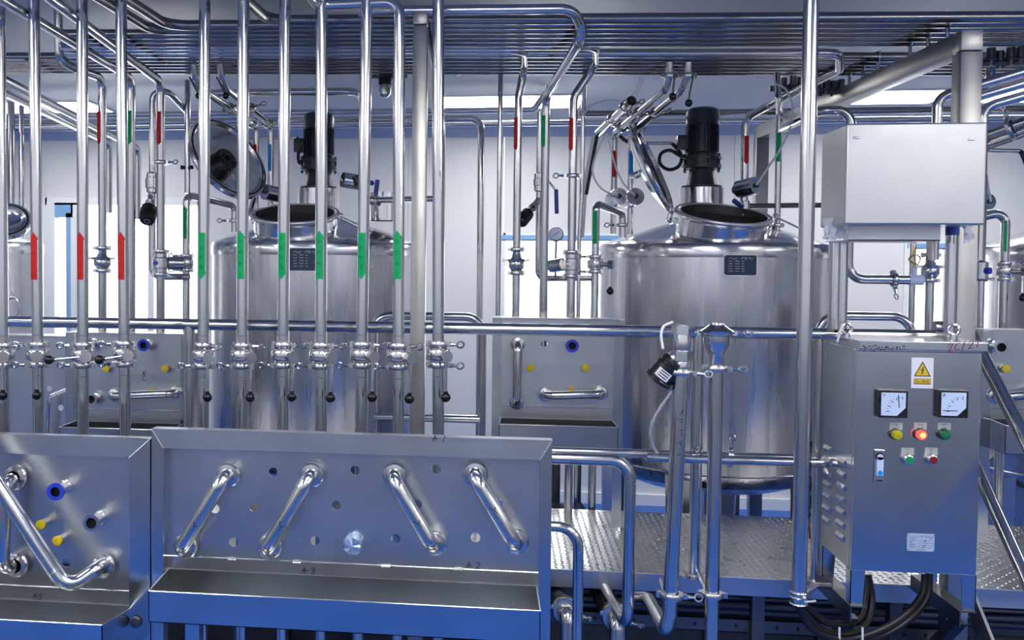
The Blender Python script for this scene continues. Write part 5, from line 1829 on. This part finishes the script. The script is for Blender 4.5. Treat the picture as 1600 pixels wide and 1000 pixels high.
# legs
lz = P(1336, 945, YK).z
for (xl_, yl_, dr) in ((cx0 + .0, YK + .004, 1), (cx1 - .05, YK + .004, -1), (cx0 + .0, YK + cd - .05, 1), (cx1 - .05, YK + cd - .05, -1)):
    w0 = .052
    m = MB()
    if dr == 1:
        m.prism([(xl_, yl_, cz0), (xl_ + w0, yl_, cz0), (xl_ + w0 - .008, yl_, lz), (xl_, yl_, lz)], (0, .003, 0))
        m.prism([(xl_, yl_, cz0), (xl_, yl_ + .05, cz0), (xl_, yl_ + .042, lz), (xl_, yl_, lz)], (.003, 0, 0))
    else:
        m.prism([(xl_, yl_, cz0), (xl_ + w0, yl_, cz0), (xl_ + w0, yl_, lz), (xl_ + .006, yl_, lz)], (0, .003, 0))
        m.prism([(xl_ + w0, yl_, cz0), (xl_ + w0, yl_ + .05, cz0), (xl_ + w0, yl_ + .042, lz), (xl_ + w0, yl_, lz)], (-.003, 0, 0))
    m.build('leg', 'cabinet', cab, smooth=0)
# brackets that carry it off the walkway
for k, (xx, l) in enumerate(((cx0 - .004, 'dull angle bracket off the walkway edge under the cabinet leg by the bare pole'), (cx1 - .06, 'dull angle bracket off the walkway edge under the cabinet leg by the stair'))):
    m = MB().bx(xx, xx + .058, YK - .012, YP0 - .006, lz - .006, lz - .001).bx(xx, xx + .005, YK - .012, YP0 - .006, lz - .060, lz - .006)
    t = m.build('cabinet_bracket', 'dark_steel', label=l, cat='bracket', group='brackets under the electrical cabinet', smooth=0)
    MB().prism([(xx + .005, YK + .02, lz - .06), (xx + .005, YP0 - .02, lz - .40), (xx + .005, YP0 - .02, lz - .34), (xx + .005, YK + .08, lz - .06)], (.04, 0, 0)).build('bracket_strut', 'dark_steel', t, smooth=0)
# black cables hanging out of the cabinet floor
cbl = [([(1355, 900, 3.85), (1352, 930, 3.83), (1345, 962, 3.8), (1322, 975, 3.76), (1290, 972, 3.7), (1262, 950, 3.64), (1252, 940, 3.60)], 'black cable looping from the cabinet floor to the pole foot, highest loop'),
       ([(1356, 898, 3.86), (1362, 940, 3.84), (1352, 975, 3.80), (1325, 990, 3.76), (1285, 985, 3.7), (1255, 955, 3.62), (1250, 942, 3.60)], 'black cable looping from the cabinet floor to the pole foot, middle loop'),
       ([(1446, 898, 3.86), (1440, 930, 3.84), (1415, 960, 3.80), (1375, 985, 3.76), (1320, 1000, 3.72), (1272, 985, 3.66), (1250, 950, 3.61), (1248, 940, 3.60)], 'black cable swinging widest under the cabinet to the pole foot'),
       ([(1452, 896, 3.87), (1448, 935, 3.85), (1420, 968, 3.82), (1380, 992, 3.78), (1335, 1004, 3.74), (1300, 1003, 3.72)], 'black cable sagging lowest from the cabinet floor towards the ground')]
for pts, l in cbl:
    MB().hose([P(*q) for q in pts], .0135, 10, 8).build('power_cable', 'rubber', label=l, cat='cable', group='black cables under the electrical cabinet')
for px in (1309, 1345):
    q = P(px, 998, 3.72)
    MB().tube([q + V((0, -.02, -.03)), q + V((-.002, -.02, .05))], .004, seg=6).build('cable_tie', 'film', label='white cable tie tail standing up from the black cables, %s' % ('by the pole' if px == 1309 else 'under the middle of the cabinet'), cat='cable tie')

# ---------------------------------------------------------------- steel box on poles above the cabinet
YX = 3.70
bx0, bx1 = P(1322, 270, YX).x, P(1541, 270, YX).x
bz1, bz0 = P(1430, 192, YX).z, P(1430, 351, YX).z
bd = .28
bxo = thing('junction_box', 'large pale steel box raised on two round poles over the electrical cabinet', 'box', ((bx0 + bx1) / 2, YX, bz0))
MB().bx(bx0, bx1, YX, YX + bd, bz0, bz1).build('housing', 'box', bxo, smooth=0, bevel=.006)
zz0 = P(1430, 375, YX + .16).z - .004
MB().bx(bx0 + .06, bx1 - .09, YX + .14, YX + .146, zz0, bz0 - .001).bx(bx0 + .06, bx1 - .09, YX + .14, 4.10, zz0, zz0 + .004).build('support_angle', 'box', bxo, smooth=0)
for px in (1304, 1316):
    x = P(px, 440, 4.07).x
    MB().tube([(x, 4.07, zr + .024), (x, 4.07, zz0 + .003)], .0235 if px == 1304 else .021, seg=18).build('pole', 'pipe', bxo)
x = P(1486, 440, 3.93).x
MB().tube([(x, 3.93, capz + .002), (x, 3.93, bz0 - .001)], .0225, seg=18).build('pole', 'pipe', bxo)
MB().cyl((x, 3.93, bz0 - .03), (x, 3.93, bz0), .024, seg=18).build('blue_tape', 'bluegrip', bxo)
def film(parent, c, w, h, seed):
    rnd = random.Random(seed)
    c = V(c)
    rows = []
    for j in range(9):
        rows.append([c + V((-w / 2 + w * i / 6 + rnd.uniform(-.004, .004), rnd.uniform(-.012, .004), h / 2 - h * j / 8 + rnd.uniform(-.005, .005))) for i in range(7)])
    o_ = MB().ring_sweep(rows, False, False, False)
    return o_.build('torn_film', 'film', parent, smooth=60)


film(bxo, P(1296, 358, YX + .13), .045, .085, 1)
film(bxo, P(1310, 364, YX + .135), .04, .05, 3)
film(bxo, P(1512, 360, YX + .13), .035, .09, 2)
for px, py in ((1338, 215), (1518, 218)):
    q = P(px, py, YX - .0005)
    MB().ball((q.x, YX, q.z), .010, 12, (1.4, .12, .5)).build('dent', 'box', bxo)
# pipes rising from the box top
for px, py, l in ((1465, 152, 1), (1497, 160, 2), (1536, 168, 3)):
    Y = YX + .62
    q = P(px, py, Y)
    k = ('over the bare pole end', 'under the ceiling light', 'beside the square post', 'beyond the square post')[l]
    pts = [(q.x, Y, bz0 - .12), (q.x, Y, q.z), (q.x + .55, Y - .10, q.z + .16), (q.x + 1.6, Y - .2, q.z + .40)]
    MB().tube(pts, .021, bend=.06).build('riser_pipe', 'pipe', label='pipe rising behind the raised steel box, %s' % k, cat='pipe', group='pipes rising behind the raised steel box', org=(q.x, Y, bz1))
# rack drop with a bend past the square post
MB().tube([(P(1549, 96, 4.7).x, 4.7, rz(2.3)), P(1549, 112, 4.7), P(1537, 138, 4.85), P(1500, 170, 5.2)], .021, bend=.06).build('bent_drop', 'rackpipe', label='short bent pipe dropping from the rack just past the square post', cat='pipe', org=P(1549, 100, 4.7))
# clamped branch beyond the post
p0, p1 = P(1535, 215, 5.2), P(1640, 178, 5.0)
t = thing('clamped_branch', 'fat slanting pipe with a clamp, just beyond the corner of the raised steel box', 'pipe', p0)
MB().tube([p0, p1], .034).build('tube', 'pipe', t)
MB().tube([p0 + V((0, 0, -.06)), p1 + V((0, 0, -.06))], .012).build('small_tube', 'pipe', t)
MB().tube([P(1545, 222, 5.2), P(1545, 235, 5.2), P(1592, 236, 5.2)], .011, bend=.01).build('drip_leg', 'pipe', t)
MB().hose([P(1592, 236, 5.2), P(1597, 240, 5.2), P(1606, 262, 5.2)], .012).build('cable_end', 'rubber', t)
clamp(t, P(1579, 199, 5.1), .036, axis=(p1 - p0), wing=(0, -.2, 1))
# pipe under the box with its valve
YU = 4.9
zz = P(1400, 437, YU).z
x = P(1326, 380, YU).x
t = thing('drain_line', 'pipe bending below the raised steel box to a grey tee with yellow wire', 'pipe', (x, YU, zz))
qt = P(1327, 172, YU)
MB().tube([(qt.x - .14, YU + .6, qt.z), (qt.x - .14, YU, qt.z), (x, YU, qt.z), (x, YU, zz), (P(1420, 437, YU).x, YU, zz)], .0225, bend=.075, seg=16).build('tube', 'pipe', t)
clamp(t, (P(1397, 437, YU).x, YU, zz), .0225, axis=(1, 0, 0), wing=(0, -.4, -1))
MB().cyl((P(1420, 437, YU).x, YU, zz), (P(1442, 437, YU).x, YU, zz), .026, seg=16).cyl((P(1428, 437, YU).x, YU, zz), (P(1428, 437, YU).x, YU, zz + .06), .014, seg=12).build('grey_tee', 'dial', t)
MB().hose([P(1428, 425, YU), P(1427, 412, YU), P(1420, 405, YU), P(1430, 398, YU), P(1438, 404, YU), P(1432, 414, YU), P(1428, 395, YU), P(1431, 380, YU)], .004, 6, 6).build('wire', 'brass', t)
x = P(1453, 440, YU).x
t = drop('upright pipe with check valve and torn film, behind the raised box poles', [(x, YU, bz0 + .3), (x, YU, ZD)], .0200, group='pipes dropping from the overhead rack')
check_valve(t, (x, YU, P(1453, 418, YU).z), .0200, wing=(1, -.3, 0))
x = P(1533, 440, 5.0).x
t = drop('upright pipe with a small blue cap between the square post and the far tank', [(x, 5.0, bz0 + .3), (x, 5.0, ZD)], .0165)
z_ = P(1533, 423, 5.0).z
MB().lathe([(.017, -.05), (.03, -.04), (.03, .04), (.017, .05)], (x, 5.0, z_), seg=16).build('valve_body', 'fitting', t)
MB().cyl((x + .01, 4.97, z_), (x + .02, 4.955, z_), .016, seg=12).build('blue_cap', 'gasket', t)
# far tank's sampling line
x = P(1569, 420, 5.22).x
q = P(1563, 330, 5.22)
t = drop('pipe with a green sticker and hanging valve handle at the far tank edge', [(x, 5.22, 0), (x, 5.22, q.z), (P(1530, 340, 5.22).x, 5.22, P(1530, 340, 5.22).z)], .0225, bend=.05, group='stickered pipes at the tanks')
vsticker(t, 1568, 5.22, 345, 393, 'green', .0225, True, '', arrow=False, ang=-80)
butterfly(t, (x, 5.22, P(1569, 424, 5.22).z), .0205, stem=(.85, -.5, 0), L=.12, wings=((1, -.3, .1), (-1, .1, 0)), gap=.040)
c = P(1545, 315, 5.4)
t = thing('actuated_valve', 'grey round actuator with white hose at the corner of the raised steel box', 'valve', c, 'actuated valves on the tanks')
actuator(t, c, (.3, -.9, .05), .042, .10)
MB().tube([c + V((0, .10, -.02)), c + V((0, .12, -.02)), (c.x, c.y + .12, 0)], .014, bend=.02).build('branch_pipe', 'pipe', t)
MB().hose([c + V((0, -.02, 0)), P(1544, 290, 5.3), P(1541, 270, 5.3), P(1541, 255, 5.3)], .006).build('air_hose', 'hose', t)
# white pole between window panes, and low clutter behind the walkway
x = P(1424, 470, 6.0).x
MB().tube([(x, 6.0, 0), (x, 6.0, P(1424, 372, 6.0).z)], .02).build('upright_pipe', 'pipe', label='upright pipe in front of the bright window, behind the yellow wire', cat='pipe', org=(x, 6.0, 0))
for px, Y, r, l in ((903, 5.6, .018, 'thin upright pipe on a round foot behind the walkway'), (868, 5.5, .026, 'dark upright pipe behind the walkway at the panel corner')):
    x = P(px, 760, Y).x
    t = thing('floor_pipe', l, 'pipe', (x, Y, 0))
    MB().tube([(x, Y, 0.0), (x, Y, P(px, 724, Y).z)], r).build('tube', 'dark_steel', t)
    MB().lathe([(r, .42), (r * 2.2, .40), (r * 2.6, .385), (r, .38)], (x, Y, P(px, 790, Y).z - .40), seg=18).build('collar', 'dark_steel', t)
for px, Y in ((1151, 6.9), (1174, 6.95)):
    x = P(px, 770, Y).x
    MB().tube([(x, Y, 0), (x, Y, 1.2)], .03 if px > 1160 else .02).build('floor_pipe', 'dark_steel', label='dark upright pipe seen below the big tank, %s' % ('thicker one' if px > 1160 else 'thinner one'), cat='pipe', org=(x, Y, 0))
q0 = P(1547, 690, 5.6)
MB().tube([P(1640, 688, 5.9), q0, P(1547, 715, 5.6), P(1520, 722, 5.6)], .028, bend=.06).build('outlet_elbow', 'fitting', label='steel outlet elbow low down beside the electrical cabinet', cat='pipe', org=q0)
